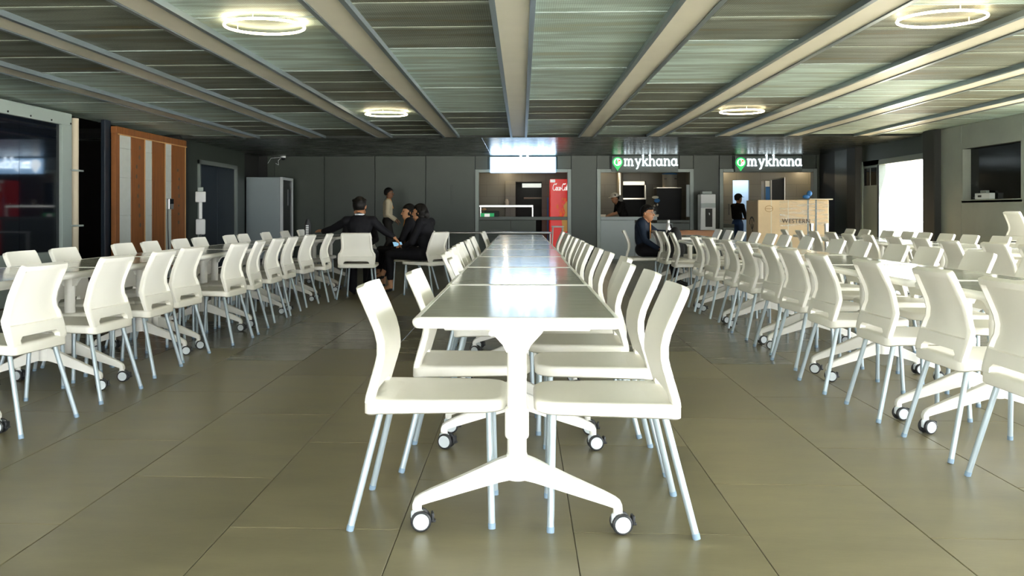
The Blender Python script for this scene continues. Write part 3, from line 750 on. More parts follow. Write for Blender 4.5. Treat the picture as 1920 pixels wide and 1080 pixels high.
# ------------------------------------------------------------------ signs
mat('sign_board', (0.10, 0.125, 0.115), 0.45)
mat('sign_board_lit', (0.6, 0.75, 0.9), 0.4, emit=(0.32, 0.62, 1.0), estr=2.4)
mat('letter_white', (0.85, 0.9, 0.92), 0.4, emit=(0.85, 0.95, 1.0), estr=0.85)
mat('letter_lit', (0.9, 0.95, 1.0), 0.4, emit=(0.85, 0.94, 1.0), estr=5.0)
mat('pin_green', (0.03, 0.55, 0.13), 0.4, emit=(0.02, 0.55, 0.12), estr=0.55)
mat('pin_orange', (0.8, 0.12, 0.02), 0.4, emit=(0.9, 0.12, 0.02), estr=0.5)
def arcp(cx, cy, rx, ry, a0, a1, n=10): return [(cx + rx*math.cos(R(a0 + (a1-a0)*i/n)), cy + ry*math.sin(R(a0 + (a1-a0)*i/n))) for i in range(n+1)]
SW = 0.19
GLYPH = {
 'm': (2.0, [[(0.28,0.05),(0.28,0.95)],[(0.05,0.95),(0.36,0.95)],[(0.06,0.06),(0.5,0.06)],[(0.28,0.62)]+arcp(0.60,0.62,0.30,0.33,180,0)+[(0.90,0.05)],[(0.70,0.06),(1.10,0.06)],[(0.90,0.62)]+arcp(1.22,0.62,0.30,0.33,180,0)+[(1.52,0.05)],[(1.32,0.06),(1.78,0.06)]]),
 'y': (1.2, [[(0.15,0.95),(0.58,0.06)],[(0.98,0.95),(0.52,-0.12)]+arcp(0.28,-0.14,0.22,0.24,0,-110,6),[(0.0,0.94),(0.36,0.94)],[(0.78,0.94),(1.16,0.94)]]),
 'k': (1.2, [[(0.25,0.05),(0.25,1.50)],[(0.02,1.50),(0.33,1.50)],[(0.04,0.06),(0.46,0.06)],[(0.32,0.45),(0.92,0.93)],[(0.50,0.58),(0.95,0.06)],[(0.72,0.94),(1.08,0.94)],[(0.78,0.06),(1.16,0.06)]]),
 'h': (1.3, [[(0.25,0.05),(0.25,1.50)],[(0.02,1.50),(0.33,1.50)],[(0.04,0.06),(0.46,0.06)],[(0.25,0.58)]+arcp(0.62,0.58,0.34,0.37,180,0)+[(0.96,0.05)],[(0.78,0.06),(1.18,0.06)]]),
 'a': (1.32, [arcp(0.52,0.5,0.40,0.45,0,360,20),[(0.98,0.98),(0.98,0.10),(1.22,0.06)]]),
 'n': (1.3, [[(0.25,0.05),(0.25,0.95)],[(0.04,0.95),(0.33,0.95)],[(0.04,0.06),(0.46,0.06)],[(0.25,0.58)]+arcp(0.62,0.58,0.34,0.37,180,0)+[(0.96,0.05)],[(0.78,0.06),(1.18,0.06)]]),
}
def sign(p0, p1, y0, y1, label, lit, textend=1.0):
    xa, xb = bx(p0, YB - 0.12), bx(p1, YB - 0.12); zb, za = bz(p0, y1, YB - 0.12), bz(p0, y0, YB - 0.12)
    t = thing('kiosk_sign', label, 'sign', (xa, YB - 0.12, zb), 0, 'kiosk name signs')
    W, H = xb - xa, za - zb
    q = MB(); q.bbox(0, W, 0, 0.10, 0, H, 0.005); q.build('sign_board', 'sign_board_lit' if lit else 'sign_board', t)
    q = MB(); q.box(0.2, W-0.2, 0.10, 0.16, 0.05, H - 0.05); q.build('wall_mount', 'joint_dark', t)
    k = W / 1.55 * textend
    # map pin
    pr = 0.118 * k; cx, cz = 0.135 * k, H * 0.60
    pin = arcp(cx, cz, pr, pr, -35, 215, 24) + [(cx, cz - 1.75*pr)]
    q = MB(); q.prism(pin, -0.035, 0); pp = q.build('logo_pin', 'letter_lit' if lit else 'pin_green', t)
    if not lit:
        q = MB(); q.prism(arcp(cx, cz, pr*0.74, pr*0.74, 0, 360, 24)[:-1], -0.040, -0.03); q.build('logo_disc', 'letter_white', pp)
        q = MB(); q.prism([(cx - pr*0.5, cz - pr*0.2), (cx - pr*0.35, cz - pr*0.5), (cx, cz - pr*0.52), (cx + pr*0.02, cz - pr*0.1), (cx - pr*0.08, cz + pr*0.5), (cx - pr*0.3, cz + pr*0.55), (cx - pr*0.45, cz + pr*0.2)], -0.044, -0.035); q.build('logo_figure', 'pin_green', pp)
        q = MB(); q.prism(arcp(cx + pr*0.34, cz + pr*0.30, pr*0.24, pr*0.17, 0, 360, 12)[:-1], -0.046, -0.036); q.ribbon([(cx + pr*0.25, cz + pr*0.2), (cx - pr*0.05, cz - pr*0.1)], 0.016, -0.046, -0.036); q.ribbon([(cx + pr*0.1, cz - pr*0.1), (cx + pr*0.42, cz - pr*0.45)], 0.012, -0.046, -0.036); q.build('logo_spoon', 'pin_orange', pp)
    # letters
    xh = 0.168 * k; sx = 0.79 * xh; x = 0.275 * k; base = H * 0.36
    for ch in 'mykhana':
        adv, strokes = GLYPH[ch]
        q = MB()
        for st in strokes: q.ribbon([(a*sx, b2*xh) for a, b2 in st], SW*xh, -0.035 + 0.0, 0)
        o = q.build('letter', 'letter_lit' if lit else 'letter_white', t); o.location = (x, 0, base); x += adv * sx
    return t
sign(919, 1042, 294.5, 323.8, 'overexposed glowing blue white kiosk sign above the leftmost counter', True)
sign(1147, 1271.5, 292, 322, 'unlit board with white mykhana letters and green pin above the middle counter', False)
sign(1377.5, 1504, 293, 322, 'white mykhana letters and green pin on the rightmost kiosk sign', False)

# ------------------------------------------------------------------ things in the leftmost kiosk
mat('coke_red', (0.62, 0.012, 0.010), 0.35, emit=(0.75, 0.012, 0.006), estr=0.28)  # cooler door and prints glow from their material, not a lamp
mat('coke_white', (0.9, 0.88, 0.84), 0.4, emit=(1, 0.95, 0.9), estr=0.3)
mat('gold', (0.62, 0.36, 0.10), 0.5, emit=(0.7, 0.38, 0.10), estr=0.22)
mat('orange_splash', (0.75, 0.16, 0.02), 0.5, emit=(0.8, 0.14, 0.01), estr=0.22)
Yf = YB + 0.75
fx0, fz1 = atY(1031.5, 398, Yf).x, bz(1045, 335.8, Yf)
fr = thing('drinks_cooler', 'red Coca-Cola drinks cooler standing behind the leftmost counter', 'fridge', (fx0, Yf, 0))
q = MB(); q.bbox(0, 0.66, 0.02, 0.68, 0.06, fz1, 0.012); q.build('cabinet', 'coke_red', fr)
q = MB(); q.bbox(0.0, 0.66, -0.03, 0.018, 0.10, fz1, 0.008); dd = q.build('door', 'coke_red', fr)
q = MB(); q.bbox(0.03, 0.63, 0.05, 0.6, 0.0, 0.06, 0.005); q.build('base', 'caster_black', fr)
q = MB(); q.bbox(0.0, 0.12, -0.034, -0.028, fz1 - 0.08, fz1 - 0.01, 0.003); q.build('price_tag', 'coke_white', dd)
SCR = [arcp(0.55,0.55,0.50,0.55,50,310,14)+[(1.0,0.22)], arcp(1.25,0.28,0.22,0.28,0,360,12), arcp(1.82,0.28,0.22,0.28,60,300,10)+[(2.1,0.1)], arcp(2.35,0.28,0.20,0.28,0,360,12)+[(2.55,0.5),(2.55,0.08),(2.7,0.05)], [(2.75,0.30),(2.95,0.32)],
       arcp(3.55,0.55,0.50,0.55,50,310,14)+[(4.0,0.22)], arcp(4.20,0.28,0.22,0.28,0,360,12), [(4.55,0.15),(4.85,1.0),(4.70,1.1),(4.62,0.7),(4.70,0.05),(4.85,0.1)], arcp(5.08,0.28,0.20,0.28,0,360,12)+[(5.28,0.5),(5.28,0.08),(5.45,0.05)], [(0.9,0.95),(1.1,1.18),(0.8,1.1)], [(3.2,1.12),(3.9,1.05),(4.1,1.2)]]
q = MB()
for st in SCR: q.ribbon([(0.055 + a*0.071 + b2*0.018, fz1 - 0.27 + b2*0.14) for a, b2 in st], 0.017, -0.036, -0.029)
q.build('cooler_lettering', 'coke_white', dd)
q = MB(); r2 = random.Random(3)
for i in range(34):
    a = r2.uniform(0, 2*PI); rr = r2.uniform(0.05, 0.34); cx, cz = 0.40 + rr*math.cos(a)*0.75, fz1 - 0.80 + rr*math.sin(a)*1.3
    if 0.03 < cx < 0.62: s = r2.uniform(0.012, 0.04); q.prism([(cx + s*math.cos(t_)*r2.uniform(0.5, 1.3), cz + s*1.5*math.sin(t_)*r2.uniform(0.5, 1.3)) for t_ in [2*PI*j/7 for j in range(7)]], -0.033, -0.029)
q.build('splash_print', 'orange_splash', dd)
q = MB(); q.prism([(0.30,fz1-1.25),(0.52,fz1-1.25),(0.56,fz1-0.95),(0.47,fz1-0.80),(0.54,fz1-0.66),(0.48,fz1-0.52),(0.38,fz1-0.54),(0.31,fz1-0.64),(0.36,fz1-0.80),(0.27,fz1-0.98)], -0.036, -0.029); q.build('glass_print', 'gold', dd)
# steel shelf over the counter
sh = thing('serving_shelf', 'steel serving shelf on the leftmost counter', 'shelf', (0, 0, 0))
xs0, xs1 = bx(898), bx(1000); zs = bz(950, 386)
q = MB(); q.bbox(xs0, xs1, YB + 0.10, YB + 0.40, zs - 0.03, zs + 0.02, 0.005); q.build('shelf_top', 'steel', sh)
for xx in (xs1 - 0.03, xs0 + 0.02):
    q = MB(); q.bbox(xx, xx + 0.03, YB + 0.12, YB + 0.15, zc1, zs - 0.03, 0.003); q.build('upright', 'steel', sh)
mat('jar', (0.55, 0.42, 0.28), 0.4); mat('box_green', (0.03, 0.50, 0.16), 0.5, emit=(0.02, 0.5, 0.15), estr=0.15); mat('skin_bun', (0.6, 0.34, 0.16), 0.6)  # green box brightened by a faint glow in its material
q = MB(); q.lathe([(0.045,0),(0.05,0.02),(0.05,0.09),(0.035,0.11),(0.035,0.13),(0.04,0.14)], 16); o = q.build('spice_jar', 'jar', None, 40, loc=(bx(950), YB + 0.25, zs + 0.021)); tag(o, 'small brown jar on the steel serving shelf', 'jar')
t = thing('packing_box', 'green and white box on the leftmost counter', 'box', (bx(913), YB + 0.2, zc1))
q = MB(); q.bbox(-0.15, 0.16, -0.1, 0.12, 0, 0.085, 0.004); q.build('carton', 'box_green', t); q = MB(); q.bbox(-0.06, 0.06, -0.105, -0.098, 0.0, 0.07, 0.002); q.build('white_print', 'coke_white', t)
o = MB(); o.bbox(-0.16, 0.19, 0, 0.2, 0, 0.14, 0.01); o = o.build('cash_drawer', 'kitchen_dark', None, loc=(bx(920), YB + 0.34, zc1)); tag(o, 'dark grey cash drawer behind the green box', 'cash drawer')
o = MB(); o.sph((0, 0, 0.03), 0.03, (2.0, 1, 0.9)); o = o.build('bread_roll', 'skin_bun', None, 60, loc=(bx(906), YB + 0.32, zc1 + 0.142)); o.location.y = YB + 0.42; tag(o, 'small brown bread roll on the cash drawer', 'bread')
# hood and shelf seen in the store behind kitchen 1
mat('hood_glow', (0.7, 0.72, 0.68), 0.4, emit=(0.9, 0.95, 0.85), estr=0.5)  # lit look of the hood is glow put in its material
Yh = YK + 0.9
o = MB(); o.bbox(atY(979, 398, Yh).x, atY(1015, 398, Yh).x, Yh, Yh + 0.4, bz(990, 351, Yh), bz(990, 344, Yh), 0.006); o = o.build('extractor_hood', 'hood_glow'); tag(o, 'pale extractor hood in the store behind the leftmost counter', 'hood')
o = MB(); o.bbox(atY(982, 398, Yh).x, atY(1017, 398, Yh).x, Yh, Yh + 0.3, bz(990, 373, Yh), bz(990, 370, Yh), 0.004); o = o.build('store_shelf', 'jar'); tag(o, 'cream shelf board in the store behind the leftmost counter', 'shelf')
o = MB(); o.cyl((bx(1027, YB+0.6), YB + 0.62, 0.0), (bx(1027, YB+0.6), YB + 0.62, 1.45), 0.012, n=8); mat('pole_blue', (0.02, 0.12, 0.32), 0.5); o = o.build('mop_pole', 'pole_blue', None, 40); tag(o, 'blue mop handle beside the red cooler', 'mop')

# ------------------------------------------------------------------ things in the middle kiosk
Ym = YB + 0.75
mat('aluminium', (0.62, 0.58, 0.48), 0.32, metal=0.8); mat('black_cloth', (0.008, 0.008, 0.008), 0.75, bump=0.4, bscale=18); mat('blue_cloth', (0.03, 0.16, 0.40), 0.6); mat('paper', (0.72, 0.66, 0.52), 0.7)
o = MB(); o.cyl((atY(1162, 398, YK-0.12).x, YK - 0.12, bz(1162, 366, YK)), (atY(1162, 398, YK-0.12).x, YK - 0.12, 2.25), 0.075, n=20); tag(o.build('flue_pipe', 'aluminium', None, 50), 'vertical steel flue pipe behind the cook in white cap', 'pipe')
t = thing('pass_window', 'steel framed pass-through window in the middle kitchen', 'window', ((dB[0]+dB[1])/2, YK - 0.02, 0))
hw = (dB[1]-dB[0])/2
for nm, a0, a1, z0, z1 in (('frame_bar', -hw, hw, dB[2]-0.10, dB[2]), ('frame_bar', hw - 0.04, hw, bz(1190, 372, YK), dB[2]), ('sill', -hw, hw, bz(1190, 372, YK)-0.03, bz(1190, 371, YK))):
    q = MB(); q.bbox(a0, a1, -0.02, 0.04, z0, z1, 0.004); q.build(nm, 'aluminium', t)
xr0, xr1 = atY(1233, 398, Ym).x, atY(1276, 398, Ym).x
t = thing('covered_rack', 'tall rack draped in black plastic beside the cooking pot', 'rack', ((xr0+xr1)/2, Ym + 0.2, 0))
hw = (xr1 - xr0)/2; zr = bz(1255, 353, Ym)
q = MB(); q.bbox(-hw, hw, -0.2, 0.25, 0, zr - 0.02, 0.02); q.build('rack_body', 'kitchen_dark', t)
q = MB()
loops = []
for i in range(9):
    z = 0.5 + (zr - 0.5) * i / 8; L = []
    for j in range(40):
        a = 2*PI*j/40; s = 1.02 + 0.06*math.sin(5*a + i*0.7) * (1 - i/9)
        L.append((max(-hw*1.06, min(hw*1.06, hw*1.5*math.cos(a)))*s, 0.02 + max(-0.23, min(0.25, 0.33*math.sin(a)))*s, z))
    loops.append(L)
q.rings(loops); q.build('plastic_cover', 'black_cloth', t, 70)
q = MB(); q.bbox(-hw - 0.03, hw + 0.02, -0.24, 0.28, zr, zr + 0.02, 0.004); q.build('rack_top', 'aluminium', t)
t = thing('cooking_pot', 'large aluminium pot with lid on top of the covered rack', 'pot', (atY(1258, 398, Ym).x, Ym + 0.2, zr + 0.02))
q = MB(); q.lathe([(0.165,0),(0.172,0.01),(0.172,0.30),(0.18,0.31)], 28); q.build('pot_body', 'aluminium', t, 40)
q = MB(); q.lathe([(0.18,0.312),(0.18,0.33),(0.10,0.35),(0.02,0.355)], 28); q.build('lid', 'blue_cloth', t, 40)
for s in (-1, 1): q = MB(); q.bbox(s*0.12 - 0.03, s*0.12 + 0.03, -0.165, -0.14, 0.20, 0.22, 0.005); q.build('handle', 'caster_black', t)
t = thing('utensil_rack', 'wire rack hung with cloths and utensils beside the black cover', 'utensil rack', (atY(1230, 398, Ym).x, Ym, 0))
q = MB(); q.cyl((0.05, 0, zc1), (0.05, 0, bz(1230, 355, Ym)), 0.01, n=8); q.cyl((-0.06, 0, bz(1230, 366, Ym)), (0.08, 0, bz(1230, 366, Ym)), 0.006, n=6); q.build('rack_pole', 'caster_black', t)
for nm, mt_, xo, py, sx, sz in (('folded_cloth', 'blue_cloth', 0.02, 376, 0.07, 0.05), ('paper_bag', 'paper', -0.02, 370, 0.08, 0.035), ('ladle_cup', 'aluminium', -0.04, 386, 0.025, 0.03), ('ladle_cup', 'aluminium', 0.03, 384, 0.02, 0.03), ('pouch', 'kitchen_dark', 0.0, 394, 0.07, 0.10)):
    q = MB(); q.sph((xo, -0.03, bz(1230, py, Ym)), 1.0, (sx, 0.03, sz), 12, 8); q.build(nm, mt_, t, 60)
for nm, p, mt_ in (('paper_stack', 1229, 'paper'), ('paper_stack', 1129, 'paper')):
    o = MB(); o.bbox(-0.09, 0.09, -0.08, 0.08, 0, 0.03, 0.004); o.bbox(-0.06, 0.10, -0.06, 0.09, 0.03, 0.055, 0.004); o = o.build(nm, mt_, None, loc=(bx(p), YB + 0.22, zc1)); tag(o, 'cream papers on the middle counter beside the black cover' if p > 1200 else 'cream papers at the left end of the middle counter', 'papers')

# ------------------------------------------------------------------ things around the third kiosk
mat('cardboard', (0.72, 0.55, 0.33), 0.75, var=0.10, scale=2.5); mat('cardboard_dark', (0.42, 0.26, 0.12), 0.8, var=0.12, scale=3)
mat('print_ink', (0.10, 0.075, 0.05), 0.7); mat('strap_blue', (0.10, 0.17, 0.22), 0.35); mat('wrap', (0.80, 0.78, 0.70), 0.12, spec=0.8, bump=0.8, bscale=9, stretch=(1, 1, 7.0)) if False else None
Yc = 17.2
cx0, cx1, czt = atY(1421, 398, Yc).x, atY(1554, 398, Yc).x, atY(1421, 375, Yc).z
t = thing('cardboard_crate', 'large cardboard crate marked WESTERN wrapped in plastic film', 'crate', ((cx0+cx1)/2, Yc, 0))
hw = (cx1 - cx0)/2
q = MB(); q.bbox(-hw, hw, 0, 0.88, 0.10, czt, 0.01); q.build('carton', 'cardboard', t)
for s in (-0.9, 0, 0.8): q = MB(); q.bbox(s*hw*0.95 - 0.05, s*hw*0.95 + 0.05, 0.02, 0.86, 0, 0.10, 0.005); q.build('pallet_block', 'cardboard_dark', t)
for dx in (1515, 1530):
    xx = atY(dx, 398, Yc).x - (cx0+cx1)/2; q = MB(); q.box(xx - 0.012, xx + 0.012, -0.004, 0.0, 0.1, czt + 0.003); q.box(xx - 0.012, xx + 0.012, -0.004, 0.88, czt, czt + 0.003); q.build('strap', 'strap_blue', t)
for dx in (1446, 1478):
    xx = atY(dx, 398, Yc).x - (cx0+cx1)/2; q = MB(); q.box(xx - 0.008, xx + 0.008, -0.002, 0.0, 0.1, czt); q.build('tape_seam', 'paper', t)
def film_mat():
    m = bpy.data.materials.new('film'); m.use_nodes = True; nt = m.node_tree
    for n in list(nt.nodes):
        if n.type != 'OUTPUT_MATERIAL': nt.nodes.remove(n)
    out = [n for n in nt.nodes if n.type == 'OUTPUT_MATERIAL'][0]
    tr = nt.nodes.new('ShaderNodeBsdfTransparent'); gl = nt.nodes.new('ShaderNodeBsdfGlossy'); df = nt.nodes.new('ShaderNodeBsdfDiffuse')
    gl.inputs['Roughness'].default_value = 0.15; df.inputs['Color'].default_value = (0.85, 0.85, 0.8, 1)
    tc = nt.nodes.new('ShaderNodeTexCoord'); mp = nt.nodes.new('ShaderNodeMapping'); mp.inputs['Scale'].default_value = (1.2, 1, 9)
    nz = nt.nodes.new('ShaderNodeTexNoise'); nz.inputs['Scale'].default_value = 3; nz.inputs['Detail'].default_value = 5
    nt.links.new(tc.outputs['Object'], mp.inputs['Vector']); nt.links.new(mp.outputs[0], nz.inputs['Vector'])
    bp = nt.nodes.new('ShaderNodeBump'); bp.inputs['Strength'].default_value = 1.0; bp.inputs['Distance'].default_value = 0.03
    nt.links.new(nz.outputs['Fac'], bp.inputs['Height']); nt.links.new(bp.outputs[0], gl.inputs['Normal'])
    m1 = nt.nodes.new('ShaderNodeMixShader'); m1.inputs[0].default_value = 0.5; nt.links.new(gl.outputs[0], m1.inputs[1]); nt.links.new(df.outputs[0], m1.inputs[2])
    m2 = nt.nodes.new('ShaderNodeMixShader'); cr = nt.nodes.new('ShaderNodeValToRGB'); cr.color_ramp.elements[0].position = 0.45; cr.color_ramp.elements[1].position = 0.8
    cr.color_ramp.elements[1].color = (0.55, 0.55, 0.55, 1)
    nt.links.new(nz.outputs['Fac'], cr.inputs['Fac']); nt.links.new(cr.outputs[0], m2.inputs[0])
    nt.links.new(tr.outputs[0], m2.inputs[1]); nt.links.new(m1.outputs[0], m2.inputs[2]); nt.links.new(m2.outputs[0], out.inputs['Surface'])
    M['film'] = m
film_mat()
q = MB(); q.box(-0.25, hw + 0.006, -0.008, -0.006, czt - 0.48, czt - 0.02); q.build('plastic_wrap', 'film', t)
for cx_, cz_, s in ((-hw + 0.20, czt - 0.16, 0.07),):
    q = MB(); q.ribbon(arcp(cx_, cz_, s, s*0.8, 0, 360, 16)[:-1], 0.010, -0.004, 0, closed=True); q.ribbon([(cx_ - s, cz_), (cx_ + s, cz_)], 0.010, -0.004, 0); q.build('print_mark', 'cardboard_dark', t)
q = MB(); mtx = Matrix.Translation((-hw, 0.44, 0)) @ Matrix.Rotation(R(-90), 4, 'Z')
q.ribbon(arcp(0, czt - 0.42, 0.16, 0.10, 10, 200, 12), 0.035, -0.004, 0.0, mtx); q.ribbon(arcp(0.02, czt - 0.45, 0.09, 0.08, 180, 360, 10), 0.03, -0.004, 0.0, mtx); q.ribbon([(0.0, czt-0.36), (0.06, czt-0.60)], 0.03, -0.004, 0.0, mtx); q.build('print_mark', 'print_ink', t)
cu = bpy.data.curves.new('crate_lettering', 'FONT'); cu.body = 'WESTERN'; cu.size = 0.105; cu.extrude = 0.001; cu.align_x = 'LEFT'; cu.space_character = 1.12; cu.offset = 0.002
_tmp = bpy.data.objects.new('tmp', cu); C.objects.link(_tmp); _dg = bpy.context.evaluated_depsgraph_get(); _dg.update()
_me = bpy.data.meshes.new_from_object(_tmp.evaluated_get(_dg)); bpy.data.objects.remove(_tmp); _me.materials.clear(); _me.materials.append(M['print_ink'])
o = link('crate_lettering', _me, t); o.rotation_euler = (R(90), 0, 0); p = atY(1466, 415, Yc); o.location = (p.x - (cx0+cx1)/2, -0.010, p.z - 0.03)
q = MB(); q.bbox(0.28, hw + 0.06, -0.05, 0.9, czt + 0.004, czt + 0.022, 0.003); q.build('cover_board', 'paper', t)
t2 = thing('blue_bag', 'crumpled blue plastic bag on top of the cardboard crate', 'bag', (atY(1513, 398, Yc+0.3).x, Yc + 0.25, czt + 0.022))
q = MB(); q.sph((0.03, 0, 0.10), 0.06, (0.8, 0.7, 0.9), 14, 10); q.sph((-0.03, 0, 0.04), 0.06, (1.1, 0.7, 0.65), 14, 10); q.build('bag_body', 'blue_cloth', t2, 60)
for i, dx in enumerate((1521.5, 1549)):
    tt = thing('queue_post', ('left' if i == 0 else 'right') + ' steel queue post in front of the cardboard crate', 'post', (atY(dx, 398, 16.7).x, 16.7, 0), 0, 'steel queue posts')
    q = MB(); q.lathe([(0.16,0),(0.16,0.015),(0.05,0.03)], 24); q.build('base', 'steel', tt, 40); q = MB(); q.lathe([(0.03,0.03),(0.03,0.86),(0.036,0.865),(0.036,0.90)], 16); q.build('tube', 'steel', tt, 40)
Yb = YB + 0.55
t = thing('display_stand', 'dark banner on a thin metal frame behind the crate', 'banner', (atY(1455, 398, Yb).x, Yb, 0))
ax, bx_ = atY(1446, 398, Yb).x - t.location.x, atY(1471, 398, Yb).x - t.location.x
q = MB(); q.prism([(ax, 0.5), (bx_, 0.5), (bx_, bz(1470, 333, Yb)), (ax, bz(1446, 337, Yb))], 0, 0.015); q.build('banner_sheet', 'wall_dark', t)
for xx, py in ((ax, 337), (bx_, 333)): q = MB(); q.cyl((xx, -0.01, 0), (xx, -0.01, bz(1450, py, Yb)), 0.011, n=8); q.build('frame_tube', 'aluminium', t)
q = MB(); q.cyl((ax, -0.01, bz(1446, 337, Yb)), (bx_, -0.01, bz(1470, 333, Yb)), 0.011, n=8); q.build('frame_tube', 'aluminium', t)
t = thing('storage_locker', 'narrow blue and grey locker left of the dark banner', 'locker', (atY(1439, 398, Yb).x, Yb, 0))
q = MB(); q.bbox(-0.07, 0.07, 0, 0.3, 0, bz(1439, 338, Yb), 0.02); q.build('locker_body', 'aluminium', t); q = MB(); q.bbox(-0.045, 0.055, -0.012, 0, 0.6, bz(1439, 350, Yb), 0.004); q.build('blue_door', 'blue_cloth', t)
t = thing('pull_handle_bar', 'tall black pull handle in the rightmost kitchen', 'handle', (atY(1366, 398, YK).x, YK, bz(1366, 383, YK)))
q = MB(); q.tube([(0, 0, 0), (0, -0.06, 0), (0, -0.06, -0.26), (0, 0, -0.26)], 0.012); q.build('grip', 'caster_black', t)
# water dispenser
Yw = 20.6
wx0, wx1, wz = atY(1313.5, 398, Yw).x, atY(1342, 398, Yw).x, atY(1328, 364, Yw).z
mat('appliance_white', (0.74, 0.77, 0.76), 0.4)
t = thing('water_dispenser', 'white water dispenser between the middle and rightmost kiosk', 'water dispenser', ((wx0+wx1)/2, Yw, 0)); hw = (wx1-wx0)/2
q = MB(); q.bbox(-hw, hw, 0, 0.33, 0.02, wz, 0.012); q.build('cabinet', 'appliance_white', t)
q = MB(); q.bbox(-hw*0.75, hw*0.6, 0.05, 0.28, wz, wz + 0.07, 0.01); q.build('top_tray', 'frame_grey', t)
q = MB(); q.bbox(-0.06, hw*0.55, -0.006, 0.005, wz - 0.72, wz - 0.32, 0.004); nn = q.build('tap_recess', 'wall_dark', t)
q = MB(); q.bbox(-hw*0.96, hw*0.96, -0.012, 0, wz - 0.30, wz - 0.20, 0.004); q.build('front_band', 'counter_grey', t)
q = MB(); q.bbox(-hw*0.9, hw*0.9, 0.02, 0.3, 0.0, 0.02, 0.003); q.build('base', 'caster_black', t)
q = MB(); q.tube([(0.02, -0.006, wz-0.42), (0.02, -0.05, wz-0.42), (0.02, -0.05, wz-0.46)], 0.01); q.build('tap', 'steel', t)
# wooden table behind the right row
mat('wood_orange', (0.42, 0.16, 0.03), 0.4, var=0.25, scale=3, stretch=(1, 12, 1))
t = thing('wooden_table', 'orange brown wooden table beyond the man in navy', 'table', (3.26, 18.0, 0))
q = MB(); q.bbox(-0.42, 0.42, -0.3, 0.3, 0.73, 0.755, 0.004); q.build('tabletop', 'wood_orange', t)
q = MB(); q.bbox(-0.38, 0.38, -0.27, -0.25, 0.63, 0.73, 0.003); q.build('apron', 'wood_orange', t)
for sx in (-1, 1):
    for sy in (-1, 1): q = MB(); q.bbox(sx*0.37-0.025, sx*0.37+0.025, sy*0.26-0.025, sy*0.26+0.025, 0, 0.73, 0.003); q.build('leg', 'wood_orange', t)
# steel barrier rail and small white high table at the end of the centre row
Yr = 19.2
t = thing('barrier_rail', 'steel barrier rail in front of the leftmost kiosk', 'railing', (0, Yr, 0)); ra, rb = atY(837, 398, Yr).x, atY(1034, 398, Yr).x; zr_ = atY(930, 436.5, Yr).z
q = MB(); q.cyl((ra - 0.02, 0, zr_), (rb, 0, zr_), 0.024, n=10); q.build('top_rail', 'steel', t, 50)
for xx in (ra, ra + 0.05, rb - 0.03): q = MB(); q.cyl((xx, 0, 0), (xx, 0, zr_), 0.016, n=10); q.build('upright', 'steel', t, 50)
for xx in (ra + 0.02, rb - 0.03): q = MB(); q.cyl((xx, 0, 0), (xx, 0, 0.012), 0.06, n=16); q.build('floor_plate', 'steel', t, 50)
Yt = 19.9; tx0, tx1 = atY(1034, 398, Yt).x, atY(1057, 398, Yt).x
t = thing('white_stool', 'white high stool in front of the red cooler', 'stool', ((tx0+tx1)/2, Yt, 0)); hw = (tx1-tx0)/2; zt_ = atY(1045, 423.5, Yt).z
q = MB(); q.bbox(-hw, hw, -0.13, 0.13, zt_ - 0.035, zt_, 0.012); q.build('seat', 'table_white', t)
for sx in (-1, 1):
    for sy in (-1, 1): q = MB(); q.cyl((sx*(hw-0.03), sy*0.1, zt_-0.035), (sx*(hw+0.01), sy*0.13, 0), 0.014, n=8); q.build('leg', 'table_white', t)
# things behind the right hand window
t = thing('desk_printer', 'white printer on the sill behind the right wall window', 'printer', (XR + 0.05, 14.0, 1.292))
q = MB(); q.bbox(-0.03, 0.05, -0.22, 0.22, 0, 0.09, 0.006); q.build('body', 'appliance_white', t); q = MB(); q.bbox(-0.035, -0.03, 0.02, 0.12, 0.03, 0.06, 0.001); q.build('paper_slot', 'wall_dark', t); q = MB(); q.bbox(-0.02, 0.03, -0.1, 0.08, 0.09, 0.13, 0.006); q.build('top_cover', 'frame_grey', t)
# chair by the right wall on a low step
b = MB(); b.bbox(5.75, XR - 0.02, 11.0, 12.3, 0, 0.27, 0.006); struct(b.build('trim_5', 'panel_right'), 'low step along the right wall under the raised chair')
chair(6.28, 11.7, FACE_R, 'white chair raised above the others beside the right wall', 'raised chair by the wall', z=0.27)

# ------------------------------------------------------------------ left side: glass case, plywood frame, sanitiser, fridge, camera
t = thing('glass_case', 'tall black glass display case in pale frame at the left edge', 'glass case', (XL, 11.0, 0))
def gy(px): return atX(px, 398, XL).y - 11.0
yg0, yg1 = 9.6 - 11.0, gy(111)
ymid = gy(36)
mat('case_frame', (0.30, 0.36, 0.33), 0.45)
for a, b in ((yg0, ymid), (ymid, yg1)): q = MB(); q.box(-0.02, 0.0, a + 0.003, b - 0.003, 0.6, 2.24); q.build('glass_pane', 'black_glass', t)
q = MB(); q.bbox(-0.06, 0.04, yg0, yg1 + 0.26, 2.24, 2.40, 0.004); f_ = q.build('top_band', 'case_frame', t)
q = MB(); q.bbox(-0.08, 0.04, yg1, yg1 + 0.26, 0.0, 2.24, 0.004); q.build('corner_post', 'case_frame', t)
q = MB(); q.bbox(-0.10, 0.08, yg0, yg1, 0.0, 0.60, 0.006); q.build('base_box', 'case_frame', t)
for i in range(5): q = MB(); yy = yg0 + 0.4 + i*0.5; q.cyl((0.04, yy, 2.27), (0.05, yy, 2.27), 0.012, n=10); q.build('screw_cap', 'joint_dark', f_)
mat('pipe_beige', (0.52, 0.46, 0.33), 0.5)
t = thing('drain_pipe', 'beige vertical pipe with brackets beside the glass case', 'pipe', (XL - 0.02, 11.0 + gy(129) + 0.17, 0))
q = MB(); q.cyl((0, 0, 0), (0, 0, 2.36), 0.065, n=20); q.build('pipe', 'pipe_beige', t, 50)
